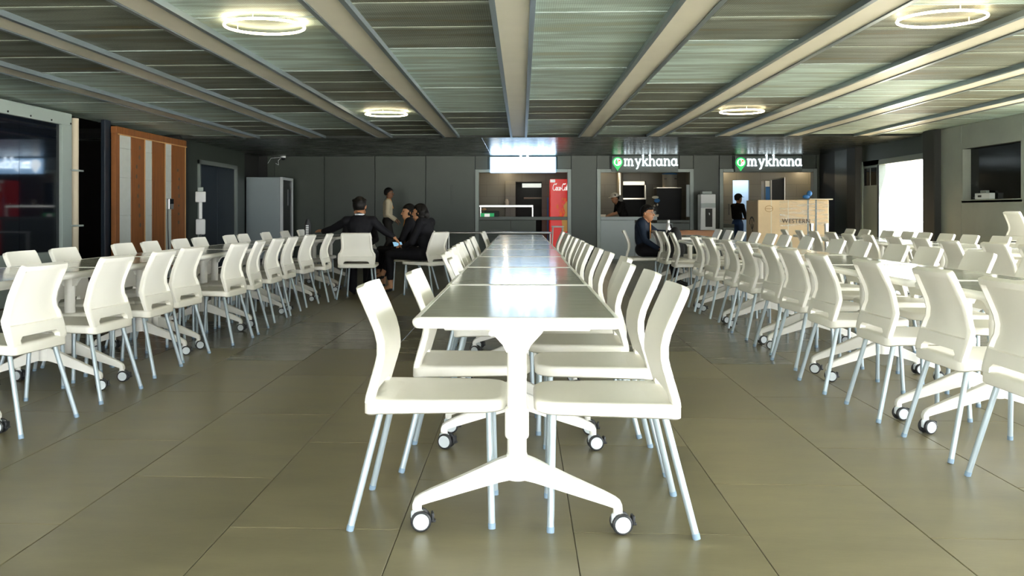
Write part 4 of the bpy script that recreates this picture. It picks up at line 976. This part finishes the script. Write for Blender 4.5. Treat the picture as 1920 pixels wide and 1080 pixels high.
for z in (0.92, 1.66): q = MB(); q.bbox(-0.075, 0.075, -0.20, 0.14, z - 0.012, z + 0.012, 0.004); q.build('bracket', 'case_frame', t)
mat('plywood', (0.24, 0.082, 0.015), 0.6, var=0.30, scale=2.0, stretch=(1, 9, 0.7)); mat('foam', (0.50, 0.54, 0.50), 0.8, var=0.05); mat('plywood_edge', (0.55, 0.32, 0.12), 0.6)
XP = XL + 0.05
def py_(px): return atX(px, 398, XP).y
t = thing('plywood_frame', 'orange plywood frame filled with white foam panels by the left wall', 'wooden frame', (XP, 13.3, 0)); O = 13.3
ztop = 2.36
q = MB(); q.bbox(-0.06, 0.03, py_(215) - O, py_(346.5) - O, ztop - 0.10, ztop, 0.004); q.build('top_beam', 'plywood', t)
q = MB(); q.bbox(0.03, 0.045, py_(216) - O, py_(346) - O, ztop - 0.12, ztop - 0.105, 0.002); q.build('top_lip', 'plywood_edge', t)
for a, b in ((214.5, 222), (244, 270), (283.5, 308), (320, 346)):
    q = MB(); q.bbox(-0.05, 0.02, py_(a) - O, py_(b) - O, 0, ztop - 0.10, 0.004); pl = q.build('plank', 'plywood', t)
    if b > 225:
        q = MB(); q.box(0.018, 0.024, py_(b) - O - 0.03, py_(b) - O, 0, ztop - 0.10); q.build('plank_edge', 'plywood_edge', pl)
    r3 = random.Random(int(a)); q = MB()
    if a > 240 and a != 283.5:
        for i in range(9 if a < 300 else 7):
            z = 0.9 + i*0.15; c = (py_(a) + py_(b))/2 - O + r3.uniform(-0.08, 0.08)
            q.box(0.0195, 0.0215, c - 0.03, c + 0.03, z, z + r3.uniform(0.03, 0.07)) if a > 300 else q.sph((0.02, c, z), 0.03, (0.06, 1, 1.2), 8, 6)
        q.build('stamp_mark', 'print_ink', pl)
for a, b in ((222, 244), (270, 283.5), (308, 320)):
    zs_ = [0, 1.05, 1.62, 2.05, ztop - 0.10]
    for z0, z1 in zip(zs_, zs_[1:]): q = MB(); q.bbox(-0.05, 0.012, py_(a) - O, py_(b) - O, z0, z1, 0.006); q.build('foam_panel', 'foam', t)
t = thing('card_reader', 'small black and grey card reader with cable on the plywood frame', 'card reader', (XP + 0.02, py_(315), 1.24))
q = MB(); q.bbox(-0.05, 0.04, -0.10, 0.10, -0.09, 0.09, 0.008); q.build('body', 'steel', t); q = MB(); q.bbox(0.04, 0.045, -0.08, 0.09, 0.0, 0.085, 0.002); q.build('screen', 'black_glass', t); q = MB(); q.tube([(0, -0.06, -0.09), (0.01, -0.08, -0.4), (0.0, -0.02, -0.8), (0, -0.05, -1.22)], 0.008); q.build('cable', 'caster_black', t)
# sanitiser stand in front of the dark door
p = atX(376, 398, XL + 0.25); t = thing('sanitiser_stand', 'white sanitiser dispenser on a pole beside the blue door', 'dispenser', (p.x, p.y, 0), R(20))
q = MB(); q.lathe([(0.17, 0), (0.17, 0.015), (0.02, 0.03)], 24); q.build('base', 'caster_black', t, 40)
q = MB(); q.cyl((0, 0, 0.03), (0, 0, 0.72), 0.02, n=10); q.build('pole', 'caster_black', t, 40)
q = MB(); q.bbox(-0.085, 0.085, -0.03, 0.03, 0.70, 0.98, 0.025, seg=2); q.build('drip_tray', 'appliance_white', t, 40)
q = MB(); q.bbox(-0.03, 0.03, -0.02, 0.02, 0.98, 1.30, 0.006); q.build('upright', 'appliance_white', t)
q = MB(); q.bbox(-0.09, 0.09, -0.06, 0.05, 1.28, 1.47, 0.015, seg=2); q.build('dispenser_head', 'appliance_white', t, 40); q = MB(); q.bbox(-0.05, 0.05, -0.03, 0.03, 1.47, 1.55, 0.008); q.build('sensor_cap', 'frame_grey', t)
# glass door fridge
Yg = 20.15; gx0, gx1, gz = atY(461, 398, Yg).x, atY(525, 398, Yg).x, atY(470, 332, Yg).z
mat('fridge_side', (0.26, 0.31, 0.32), 0.4, metal=0.3); mat('fridge_trim', (0.62, 0.66, 0.66), 0.35)
t = thing('glass_door_fridge', 'grey upright fridge with glass door against the back wall', 'fridge', ((gx0+gx1)/2, Yg, 0)); hw = (gx1-gx0)/2
q = MB(); q.bbox(-hw, hw, 0, 0.95, 0.08, gz, 0.012); q.build('cabinet', 'fridge_side', t)
q = MB(); q.bbox(hw, hw + 0.06, 0, 0.05, 0.1, gz, 0.006); q.bbox(hw, hw + 0.06, 0.90, 0.95, 0.1, gz, 0.006); q.bbox(hw, hw + 0.06, 0.05, 0.90, gz - 0.06, gz, 0.006); q.bbox(hw, hw + 0.06, 0.05, 0.90, 0.1, 0.2, 0.006); dd = q.build('door', 'fridge_trim', t)
q = MB(); q.box(hw + 0.02, hw + 0.03, 0.05, 0.90, 0.2, gz - 0.06); q.build('pane', 'black_glass', dd)
q = MB(); q.bbox(hw + 0.06, hw + 0.09, 0.76, 0.82, 1.25, 1.62, 0.006); q.build('handle', 'fridge_trim', dd)
q = MB(); q.bbox(-hw + 0.03, hw - 0.03, 0.05, 0.9, 0, 0.08, 0.004); q.build('base', 'caster_black', t)
# security camera with loose cables
p = atY(531, 294, YB - 0.12); t = thing('security_camera', 'white dome camera with loose cables under the soffit', 'camera', (p.x, p.y, 2.398))
q = MB(); q.lathe([(0.06, 0), (0.06, -0.03), (0.05, -0.04)], 20); q.build('mount', 'appliance_white', t, 40); q = MB(); q.sph((0, 0, -0.05), 0.045, (1, 1, 0.9)); q.build('dome', 'black_glass', t, 60)
q = MB(); q.tube([(-0.05, 0.04, -0.02), (-0.13, 0.05, -0.10), (-0.12, 0.05, -0.20), (-0.19, 0.05, -0.16)], 0.006, 6); q.tube([(-0.05, 0.06, -0.02), (-0.30, 0.06, -0.04), (-0.38, 0.07, -0.16)], 0.005, 6); q.build('cable', 'appliance_white', t)
# ------------------------------------------------------------------ people
def remesh(mb, name, voxel, it=5):
    bmesh.ops.recalc_face_normals(mb.bm, faces=mb.bm.faces[:])
    me = bpy.data.meshes.new(name); mb.bm.to_mesh(me); mb.bm.free()
    o = bpy.data.objects.new('tmp', me); C.objects.link(o)
    r = o.modifiers.new('r', 'REMESH'); r.mode = 'VOXEL'; r.voxel_size = voxel; r.adaptivity = 0.0
    s = o.modifiers.new('s', 'SMOOTH'); s.factor = 0.5; s.iterations = it
    dg = bpy.context.evaluated_depsgraph_get(); dg.update()
    res = bpy.data.meshes.new_from_object(o.evaluated_get(dg), depsgraph=dg)
    bpy.data.objects.remove(o); bpy.data.meshes.remove(me)
    res.name = name
    res.polygons.foreach_set('use_smooth', [True]*len(res.polygons))
    return res
mat('skin', (0.36, 0.165, 0.075), 0.55); mat('skin_fair', (0.46, 0.23, 0.115), 0.55); mat('skin_dark', (0.22, 0.10, 0.045), 0.55)  # three skin tones for different people
mat('hair_black', (0.008, 0.007, 0.006), 0.45, spec=0.12, bump=0.5, bscale=60, stretch=(4, 4, 0.6)); mat('suit_black', (0.010, 0.010, 0.012), 0.7, spec=0.12, bump=0.25, bscale=25); mat('suit_navy', (0.012, 0.020, 0.035), 0.65, spec=0.12, bump=0.35, bscale=22)
mat('shirt_cream', (0.62, 0.54, 0.36), 0.7, bump=0.3, bscale=22); mat('trousers_grey', (0.030, 0.028, 0.024), 0.7, spec=0.12); mat('tee_black', (0.012, 0.011, 0.010), 0.75, spec=0.12); mat('jeans', (0.02, 0.06, 0.16), 0.7)
mat('shoe', (0.008, 0.008, 0.008), 0.3); mat('shirt_white', (0.62, 0.68, 0.72), 0.6); mat('lanyard', (0.75, 0.30, 0.04), 0.5); mat('cap_grey', (0.62, 0.58, 0.48), 0.7); mat('eye_dark', (0.01, 0.006, 0.004), 0.2); mat('lip', (0.26, 0.08, 0.05), 0.5)
mat('phone_screen', (0.25, 0.5, 0.7), 0.2, emit=(0.35, 0.65, 0.9), estr=0.35); mat('steel_bottle', (0.55, 0.56, 0.55), 0.3, metal=0.7); mat('sock', (0.6, 0.58, 0.54), 0.8)

def V3(p): return Vector(p)
def person(label, loc, rotz, J, top, bottom, skin='skin', shoe='shoe', headrot=(0, 0), hair='short', voxel=0.009, ankle_skin=False, cap=None, face=True, scale=1.0, sleeve=1.0, glasses=False, group=None, handdir=None):
    t = thing('person', label, 'person', loc, rotz, group); t.scale = (scale,)*3
    b = MB(); bones = []
    def bone(p0, p1, r0, r1, mi):
        p0, p1 = V3(p0), V3(p1); b.cyl(p0, p1, r0, r1, 12); b.sph(p0, r0, u=12, v=8); b.sph(p1, r1, u=12, v=8); bones.append((p0, p1, r0, r1, mi))
    def ell(c, r, sc, mi, mt=None):
        b.sph(c, r, sc, 18, 12, mt); bones.append((V3(c), V3(c) + Vector((0, 0, 0.001)), r*min(sc), r*min(sc), mi))
    SK, TP_, BT, SH = 0, 1, 2, 3
    pel, bel, che, nec, hed = (V3(J[k]) for k in ('pelvis', 'belly', 'chest', 'neck', 'head'))
    ax = (che - bel).normalized(); up = Vector((0, 0, 1)).rotation_difference(ax).to_matrix().to_4x4()
    ell(che, 0.13, (1.28, 0.84, 1.15), TP_, up); ell(bel, 0.125, (1.12, 0.86, 1.25), TP_, up); ell(pel, 0.13, (1.22, 0.95, 0.85), BT)
    bone(bel, che, 0.11, 0.11, TP_)
    bone(J['shL'], J['shR'], 0.068, 0.068, TP_)
    bone(che + (nec-che)*0.6, hed + Vector((0, 0, -0.05)), 0.052, 0.05, SK)
    bone(che + (nec-che)*0.55, che + (nec-che)*0.85, 0.085, 0.060, TP_)
    for s in 'LR':
        sh, el, wr = V3(J['sh'+s]), V3(J['el'+s]), V3(J['wr'+s])
        bone(sh, el, 0.060, 0.047, TP_)
        if sleeve >= 1: bone(el, wr, 0.047, 0.036, TP_)
        else:
            bone(sh.lerp(el, 0.7), el, 0.044, 0.040, SK); bone(el, wr, 0.040, 0.028, SK)
        d = (wr - el).normalized()
        if handdir and s in handdir: d = V3(handdir[s]).normalized()
        bone(wr - d*0.01, wr + d*0.03, 0.026, 0.026, SK)
        side = d.cross(Vector((0, 0, 1)));
        if side.length < 0.2: side = d.cross(Vector((0, 1, 0)))
        side.normalize(); nrm = side.cross(d).normalized()
        if nrm.z > 0: nrm = -nrm
        pc = wr + d*0.055
        for q in (-0.026, 0.0, 0.026): bone(wr + d*0.02 + side*q*0.7, wr + d*0.085 + side*q, 0.016, 0.014, SK)
        for k, q in enumerate((-0.033, -0.011, 0.011, 0.032)):
            L = (0.058, 0.068, 0.064, 0.050)[k]
            a0 = wr + d*0.088 + side*q; a1 = a0 + d*L*0.5 + nrm*0.010 + side*q*0.1; a2 = a1 + d*L*0.40 + nrm*0.024
            bone(a0, a1, 0.0095, 0.0085, SK); bone(a1, a2, 0.0085, 0.0075, SK)
        sg = -1 if s == 'R' else 1
        t0 = wr + d*0.03 + side*sg*0.024; t1 = t0 + d*0.035 + side*sg*0.028 + nrm*0.008; t2 = t1 + d*0.030 + side*sg*0.004 + nrm*0.010
        bone(t0, t1, 0.012, 0.0105, SK); bone(t1, t2, 0.0105, 0.009, SK)
        hp, kn, an, to = V3(J['hip'+s]), V3(J['knee'+s]), V3(J['ank'+s]), V3(J['toe'+s])
        bone(hp, kn, 0.092, 0.064, BT)
        if ankle_skin:
            m_ = kn.lerp(an, 0.72); bone(kn, m_, 0.062, 0.048, BT); bone(m_, an, 0.038, 0.032, SK); bone(an, to, 0.036, 0.026, SK); bone(an + Vector((0,0,-0.035)), to + Vector((0,0,-0.018)), 0.030, 0.028, SH)
        else:
            bone(kn, an, 0.062, 0.050, BT); bone(an, to, 0.044, 0.034, SH)
    # head
    HM = Matrix.Translation(hed) @ Matrix.Rotation(R(headrot[0]), 4, 'Z') @ Matrix.Rotation(R(headrot[1]), 4, 'X')
    def h(p): return HM @ V3(p)
    Rm = HM.to_3x3().to_4x4()
    b.sph(h((0, -0.008, 0.02)), 0.1, (0.76, 0.95, 0.98), 20, 14, Rm); bones.append((h((0,0,0.02)), h((0,0,0.021)), 0.076, 0.076, SK))
    b.sph(h((0, 0.026, -0.045)), 0.1, (0.56, 0.62, 0.72), 16, 12, Rm); bones.append((h((0,0.02,-0.045)), h((0,0.02,-0.044)), 0.056, 0.056, SK))
    bone(h((0, 0.085, 0.018)), h((0, 0.103, -0.016)), 0.009, 0.013, SK)
    bone(h((-0.018, 0.072, -0.058)), h((0.018, 0.072, -0.058)), 0.014, 0.014, SK)
    for s in (-1, 1): bone(h((s*0.078, -0.008, 0.016)), h((s*0.080, -0.012, -0.016)), 0.014, 0.010, SK)
    me = remesh(b, 'body', voxel)
    for m_ in (skin, top, bottom, shoe): me.materials.append(M[m_])
    import numpy as np
    nv = len(me.polygons); cen = np.empty(nv*3); me.polygons.foreach_get('center', cen); cen = cen.reshape(-1, 3)
    best = np.full(nv, 1e9); idx = np.zeros(nv, dtype=np.int32)
    for p0, p1, r0, r1, mi in bones:
        a = np.array(p0); d = np.array(p1) - a; L2 = max(1e-12, float(d @ d))
        tt = np.clip(((cen - a) @ d)/L2, 0, 1); dist = np.linalg.norm(cen - (a + tt[:, None]*d), axis=1) - (r0 + (r1-r0)*tt)
        w = dist < best; best[w] = dist[w]; idx[w] = mi
    me.polygons.foreach_set('material_index', idx.tolist())
    link('body', me, t)
    # hair
    q = MB()
    if hair != 'none':
        tb = bmesh.new(); bmesh.ops.create_uvsphere(tb, u_segments=28, v_segments=20, radius=1.0)
        for v in tb.verts: v.co = Vector((v.co.x*0.086, v.co.y*0.106 - 0.012, v.co.z*0.112 + 0.026))
        lim = 0.060 if hair == 'short' else 0.066
        dl = [f for f in tb.faces if (lambda c: (c.y > 0.022 and c.z < lim) or (c.z < -0.045) or (hair == 'short' and c.y > -0.03 and c.z < 0.004))(f.calc_center_median())]
        bmesh.ops.delete(tb, geom=dl, context='FACES')
        bmesh.ops.solidify(tb, geom=tb.faces[:], thickness=0.012)
        q._merge(tb, None)
        if hair == 'short':
            for i in range(40):
                a = rnd.uniform(0, 2*PI); rr = rnd.uniform(0, 0.07); q.sph((rr*math.cos(a), rr*1.1*math.sin(a) - 0.005, 0.118 - rr*0.55), rnd.uniform(0.020, 0.032), (1, 1, 0.8), 8, 6)
        if hair == 'long':
            for x, y, z, r in ((0,-0.095,-0.02,0.062),(0.035,-0.10,-0.10,0.055),(-0.035,-0.10,-0.10,0.055),(0.04,-0.11,-0.18,0.050),(-0.04,-0.11,-0.18,0.050),(0.03,-0.11,-0.26,0.040),(-0.03,-0.11,-0.26,0.040),(0,-0.11,-0.32,0.035)): q.sph((x, y, z), r, (1.1, 0.7, 1.3), 12, 8)
            for s in (-1, 1):
                for x, y, z, r in ((0.074,-0.035,0.02,0.026),(0.078,-0.04,-0.04,0.026),(0.080,-0.04,-0.10,0.026),(0.085,-0.03,-0.16,0.026),(0.085,-0.02,-0.22,0.022)): q.sph((s*x, y, z), r, (0.9, 1.5, 1.5), 10, 8)
        for v in q.bm.verts: v.co = HM @ v.co
        hm = remesh(q, 'hair', 0.008, 3); hm.materials.append(M['hair_black']); link('hair', hm, t)
    if cap:
        tb = bmesh.new(); bmesh.ops.create_uvsphere(tb, u_segments=24, v_segments=16, radius=1.0)
        for v in tb.verts: v.co = Vector((v.co.x*0.094, v.co.y*0.114 - 0.008, v.co.z*0.102 + 0.042))
        bmesh.ops.delete(tb, geom=[f for f in tb.faces if f.calc_center_median().z < 0.05], context='FACES'); bmesh.ops.solidify(tb, geom=tb.faces[:], thickness=0.008)
        c = MB(); c._merge(tb, HM)
        c.rings([[HM @ Vector((0.082*math.sin(a)*k, 0.088 + 0.075*math.cos(a)*k, 0.055 - 0.012*k + dz)) for a in [PI*(i/12 - 0.5) for i in range(13)]] for k, dz in ((0.2, 0.0), (1.0, 0.0), (1.0, 0.006), (0.2, 0.006))], True)
        c.build('cap', cap, t, 50)
    if face:
        for s in (-1, 1):
            c = MB(); c.sph(h((s*0.030, 0.078, 0.022)), 0.010, (1.3, 0.7, 0.8), 10, 8, Rm); c.build('eye', 'eye_dark', t, 60)
            c = MB(); c.sph(h((s*0.031, 0.081, 0.043)), 0.008, (2.4, 0.7, 0.5), 10, 6, Rm); c.build('eyebrow', 'hair_black', t, 60)
        c = MB(); c.sph(h((0, 0.087, -0.056)), 0.008, (2.6, 0.8, 0.8), 10, 6, Rm); c.build('mouth', 'lip', t, 60)
    if glasses:
        g = MB()
        for s in (-1, 1):
            ring_ = [h((s*0.034 + 0.025*math.cos(a), 0.097, 0.020 + 0.019*math.sin(a))) for a in [2*PI*i/14 for i in range(15)]]
            g.tube(ring_, 0.0028, 5); g.tube([h((s*0.059, 0.095, 0.024)), h((s*0.084, 0.0, 0.022))], 0.0028, 5)
        g.tube([h((-0.01, 0.099, 0.022)), h((0.01, 0.099, 0.022))], 0.0028, 5); g.build('glasses', 'frame_grey', t, 60)
    return t, HM

def seated(**kw):
    J = dict(pelvis=(0,-0.06,0.56), belly=(0,-0.08,0.72), chest=(0,-0.08,0.90), neck=(0,-0.06,1.03), head=(0,-0.03,1.135),
             shL=(-0.165,-0.07,0.965), shR=(0.165,-0.07,0.965), elL=(-0.23,0.02,0.71), elR=(0.23,0.02,0.71), wrL=(-0.10,0.20,0.62), wrR=(0.10,0.20,0.62),
             hipL=(-0.09,-0.04,0.545), hipR=(0.09,-0.04,0.545), kneeL=(-0.11,0.38,0.53), kneeR=(0.11,0.38,0.53), ankL=(-0.11,0.42,0.09), ankR=(0.11,0.42,0.09), toeL=(-0.12,0.55,0.045), toeR=(0.12,0.55,0.045))
    J.update(kw); return J
def standing(**kw):
    J = dict(pelvis=(0,0,0.92), belly=(0,0,1.08), chest=(0,0,1.27), neck=(0,0.01,1.41), head=(0,0.03,1.53),
             shL=(-0.17,0,1.35), shR=(0.17,0,1.35), elL=(-0.22,-0.02,1.08), elR=(0.22,-0.02,1.08), wrL=(-0.20,0.10,0.86), wrR=(0.20,0.10,0.86),
             hipL=(-0.09,0,0.88), hipR=(0.09,0,0.88), kneeL=(-0.10,0.02,0.48), kneeR=(0.10,0.02,0.48), ankL=(-0.10,-0.01,0.09), ankR=(0.10,-0.01,0.09), toeL=(-0.11,0.13,0.045), toeR=(0.11,0.13,0.045))
    J.update(kw); return J
def collar(t, HM_head, c, r, mt, name='shirt_collar'):
    q = MB(); q.lathe([(r, 0), (r*1.03, 0.005), (r*0.95, 0.035), (r*0.9, 0.035), (r*0.9, 0.0)], 20, Matrix.Translation(c)); q.build(name, mt, t, 50)

SEAT_G = 'white chairs under seated people'
# man in black suit seen from behind
cx, cy = -2.09, 11.86
chair(cx, cy, 0, 'white chair seen squarely from behind under the man in black suit', SEAT_G)
t, _ = person('man in black suit seen from behind, arms spread wide, on white chair', (cx, cy + 0.06, 0), 0,
   seated(elL=(-0.36,0.05,0.86), wrL=(-0.50,0.17,0.825), elR=(0.32,-0.02,0.82), wrR=(0.41,0.0,0.765), chest=(0,-0.06,0.90), shL=(-0.165,-0.05,0.955), shR=(0.165,-0.05,0.955), kneeL=(-0.16,0.36,0.53), kneeR=(0.12,0.36,0.53), ankL=(-0.12,0.16,0.09), ankR=(0.08,0.20,0.09), toeL=(-0.13,0.28,0.045), toeR=(0.09,0.32,0.045)),
   'suit_black', 'suit_black', headrot=(-8, 4), face=False, voxel=0.008, scale=1.03, handdir={'R': (0.55, 0.1, -0.5), 'L': (-0.6, 0.6, 0.1)})
collar(t, None, (0, -0.055, 1.015), 0.062, 'shirt_white')
# woman facing the camera behind him
p = atY(672, 398, 13.15)
chair(p.x, 13.35, PI + R(10), 'white chair hidden under the woman behind the man in suit', SEAT_G)
person('woman with tied back hair facing the camera behind the man in suit', (p.x, 13.27, 0), PI + R(8), seated(head=(0,-0.02,1.10), neck=(0,-0.05,1.00)), 'suit_black', 'suit_black', 'skin', hair='short', headrot=(18, -4))
# two women in black suits on the right of the group
p4 = atY(764, 398, 13.0)
chair(p4.x + 0.05, 13.1, R(68), 'white chair under the woman with long loose hair in the group', SEAT_G)
t, _ = person('woman with long loose hair in black suit and orange lanyard, facing left', (p4.x + 0.0, 13.12, 0), R(78), seated(wrL=(-0.05,0.26,0.63), wrR=(0.06,0.24,0.62), head=(0,0.0,1.09), neck=(0,-0.04,1.0), kneeL=(-0.06,0.40,0.56), kneeR=(0.08,0.38,0.52), ankL=(0.10,0.50,0.24), toeL=(0.12,0.62,0.17)), 'suit_black', 'suit_black', 'skin_fair', hair='long', ankle_skin=True, headrot=(32, 0))
q = MB(); q.tube([(-0.06, 0.03, 0.99), (-0.035, 0.055, 0.90), (0, 0.06, 0.76)], 0.012, 6); q.tube([(0.06, 0.03, 0.99), (0.035, 0.055, 0.90), (0, 0.06, 0.76)], 0.012, 6); q.bbox(-0.03, 0.03, 0.055, 0.07, 0.66, 0.77, 0.004); q.build('lanyard', 'lanyard', t)
collar(t, None, (0, -0.035, 0.985), 0.058, 'shirt_cream')
p5 = atY(788, 398, 12.3)
chair(p5.x + 0.05, 12.35, R(62), 'white chair turned sideways under the woman holding a phone', SEAT_G)
t, HM = person('woman with dark hair clip in black suit holding a phone, seated sideways', (p5.x + 0.0, 12.37, 0), R(72), seated(wrL=(-0.06,0.22,0.64), wrR=(0.08,0.24,0.64), head=(0,0.02,1.085), neck=(0,-0.03,1.0), chest=(0,-0.06,0.89), kneeL=(-0.10,0.42,0.53), kneeR=(0.02,0.42,0.58), ankR=(-0.02,0.56,0.26), toeR=(-0.02,0.67,0.21), ankL=(-0.10,0.40,0.10), toeL=(-0.12,0.52,0.05)), 'suit_black', 'suit_black', 'skin_fair', hair='long', ankle_skin=True, headrot=(8, 0), handdir={'L': (0.5, 0.6, 0.1), 'R': (-0.5, 0.6, 0.1)})
q = MB(); q.sph(HM @ Vector((0.07, -0.07, 0.03)), 0.018, (1, 1.3, 1), 10, 8); q.build('hair_clip', 'shirt_white', t, 60)
Mph = Matrix.Translation(t.location) @ Matrix.Rotation(t.rotation_euler.z, 4, 'Z')
pp = Mph @ Vector((0.03, 0.36, 0.665))
t2 = thing('mobile_phone', 'phone with pale blue screen held by the seated woman', 'phone', pp, R(72)); t2.rotation_euler = Euler((R(-35), 0, R(40)))
q = MB(); q.bbox(-0.072, 0.072, -0.006, 0.004, -0.037, 0.037, 0.004); q.build('phone_body', 'caster_black', t2); q = MB(); q.bbox(-0.069, 0.069, -0.008, -0.0055, -0.034, 0.034, 0.001); q.build('screen', 'phone_screen', t2)
# standing man in cream shirt
p3 = atY(727, 398, 20.0)
t, _ = person('man in cream shirt and glasses walking along the back wall', (p3.x, 20.0, 0), R(-80), standing(wrL=(-0.20,0.18,0.97), elL=(-0.22,0.0,1.08), wrR=(0.20,0.14,0.95), kneeL=(-0.10,0.10,0.48), ankL=(-0.10,0.12,0.09), toeL=(-0.10,0.26,0.05), ankR=(0.10,-0.16,0.11), toeR=(0.10,-0.02,0.05)), 'shirt_cream', 'trousers_grey', 'skin_dark', glasses=True, headrot=(-6, 0), scale=0.985)
q = MB(); q.tube([(-0.07, -0.02, 1.42), (-0.07, 0.06, 1.40), (0, 0.12, 1.20), (0.07, 0.06, 1.40), (0.07, -0.02, 1.42)], 0.010, 6); q.build('lanyard', 'lanyard', t)
# man in navy on the right
p6 = atY(1203, 398, 13.55)
chair(p6.x + 0.02, 13.6, FACE_R - R(8), 'white chair under the man in navy suit', SEAT_G)
t, _ = person('man in navy suit with glasses and orange tie, arm on the table', (p6.x + 0.09, 13.57, 0), FACE_R - R(14), seated(elL=(-0.26,0.10,0.80), wrL=(-0.18,0.34,0.80), elR=(0.22,-0.02,0.70), wrR=(0.16,0.16,0.585), head=(0,0.0,1.08), neck=(0,-0.05,0.99), chest=(0,-0.08,0.875), shL=(-0.165,-0.07,0.935), shR=(0.165,-0.07,0.935), kneeL=(-0.10,0.30,0.53), kneeR=(0.14,0.34,0.53)), 'suit_navy', 'suit_black', 'skin', glasses=True, headrot=(-18, -3), voxel=0.008)
q = MB(); q.prism([(-0.018, 0.96), (0.018, 0.96), (0.028, 0.78), (0, 0.72), (-0.028, 0.78)], 0.035, 0.047); q.build('necktie', 'lanyard', t); collar(t, None, (0, -0.055, 0.97), 0.060, 'suit_navy', 'jacket_collar')
t = thing('steel_bottle', 'silver steel water bottle on the table beside the man in navy', 'bottle', (2.10, 13.45, 0.7515))
q = MB(); q.lathe([(0.034,0),(0.036,0.005),(0.036,0.15),(0.022,0.19),(0.018,0.20)], 20); q.build('bottle_body', 'steel_bottle', t, 40); q = MB(); q.lathe([(0.020,0.20),(0.020,0.235),(0.017,0.24)], 16); q.build('bottle_cap', 'steel_bottle', t, 40)
t = thing('backpack', 'black backpack standing on a chair of the right row', 'backpack', (2.10, 12.86, 0.452), R(-90))
q = MB(); q.sph((0, 0, 0.14), 0.16, (1.0, 0.60, 0.88), 20, 14); q.sph((0, 0, 0.30), 0.15, (0.95, 0.58, 1.0), 20, 14); q.sph((0, 0.05, 0.14), 0.11, (1, 0.75, 0.95), 16, 12)
bmq = remesh(q, 'bag_body', 0.012, 4); bmq.materials.append(M['black_cloth']); link('bag_body', bmq, t)
for s in (-1, 1): q = MB(); q.tube([(s*0.06, -0.07, 0.40), (s*0.08, -0.14, 0.30), (s*0.09, -0.13, 0.12), (s*0.10, -0.08, 0.03)], 0.014, 6); q.build('shoulder_strap', 'black_cloth', t)
q = MB(); q.tube([(-0.03, -0.05, 0.43), (-0.02, -0.06, 0.475), (0.02, -0.06, 0.475), (0.03, -0.05, 0.43)], 0.010, 6); q.build('carry_loop', 'black_cloth', t)
# black flask and white cup on the left table
p = atZ(577, 444.5, 0.7515)
t = thing('black_flask', 'tall black water flask on the table beside the man in suit', 'flask', (p.x, p.y, 0.7515))
q = MB(); q.lathe([(0.040,0),(0.042,0.005),(0.042,0.17),(0.036,0.19)], 20); q.build('flask_body', 'caster_black', t, 40); q = MB(); q.lathe([(0.034,0.19),(0.034,0.215),(0.024,0.23),(0.022,0.25)], 18); q.build('flask_lid', 'caster_black', t, 40)
q = MB()
for i in range(6): q.bbox(-0.018, 0.022, -0.0445, -0.041, 0.03 + i*0.025, 0.042 + i*0.025, 0.001)
q.build('scale_print', 'steel_bottle', t)
# cook and counter hand
pc = atY(1168, 398, YB + 0.95)
person('cook in white cap and black shirt leaning on the middle counter', (pc.x, YB + 0.95, 0), R(105), standing(chest=(0,0.06,1.22), neck=(0,0.14,1.34), head=(0,0.20,1.43), shL=(-0.17,0.08,1.29), shR=(0.17,0.08,1.29), elL=(-0.26,0.22,1.10), wrL=(-0.24,0.40,1.03), elR=(0.26,0.10,1.08), wrR=(0.26,0.26,1.03)), 'tee_black', 'trousers_grey', 'skin', hair='short', cap='cap_grey', headrot=(10, -12), sleeve=0.5)
pw = atY(1383, 398, YB + 0.8)
t, _ = person('counter hand in black cap and shirt seen from behind in the rightmost kiosk', (pw.x, YB + 0.8, 0), R(-62), standing(wrR=(0.16,0.30,1.02), elR=(0.22,0.08,1.05), wrL=(-0.14,0.30,1.02), elL=(-0.22,0.06,1.05)), 'tee_black', 'jeans', 'skin', hair='short', cap='tee_black', sleeve=0.5, scale=0.925)
t = thing('food_tray', 'white food tray held by the counter hand', 'tray', tuple(Matrix.Translation(t.location) @ Matrix.Rotation(R(-62), 4, 'Z') @ Vector((0.0, 0.42, 0.96))), R(-62))
q = MB(); q.bbox(-0.14, 0.14, -0.10, 0.10, 0, 0.025, 0.006); q.build('tray_base', 'appliance_white', t); q = MB(); q.sph((0.02, 0, 0.04), 0.05, (1.4, 1.0, 0.6), 12, 8); q.build('food_parcel', 'paper', t, 60)
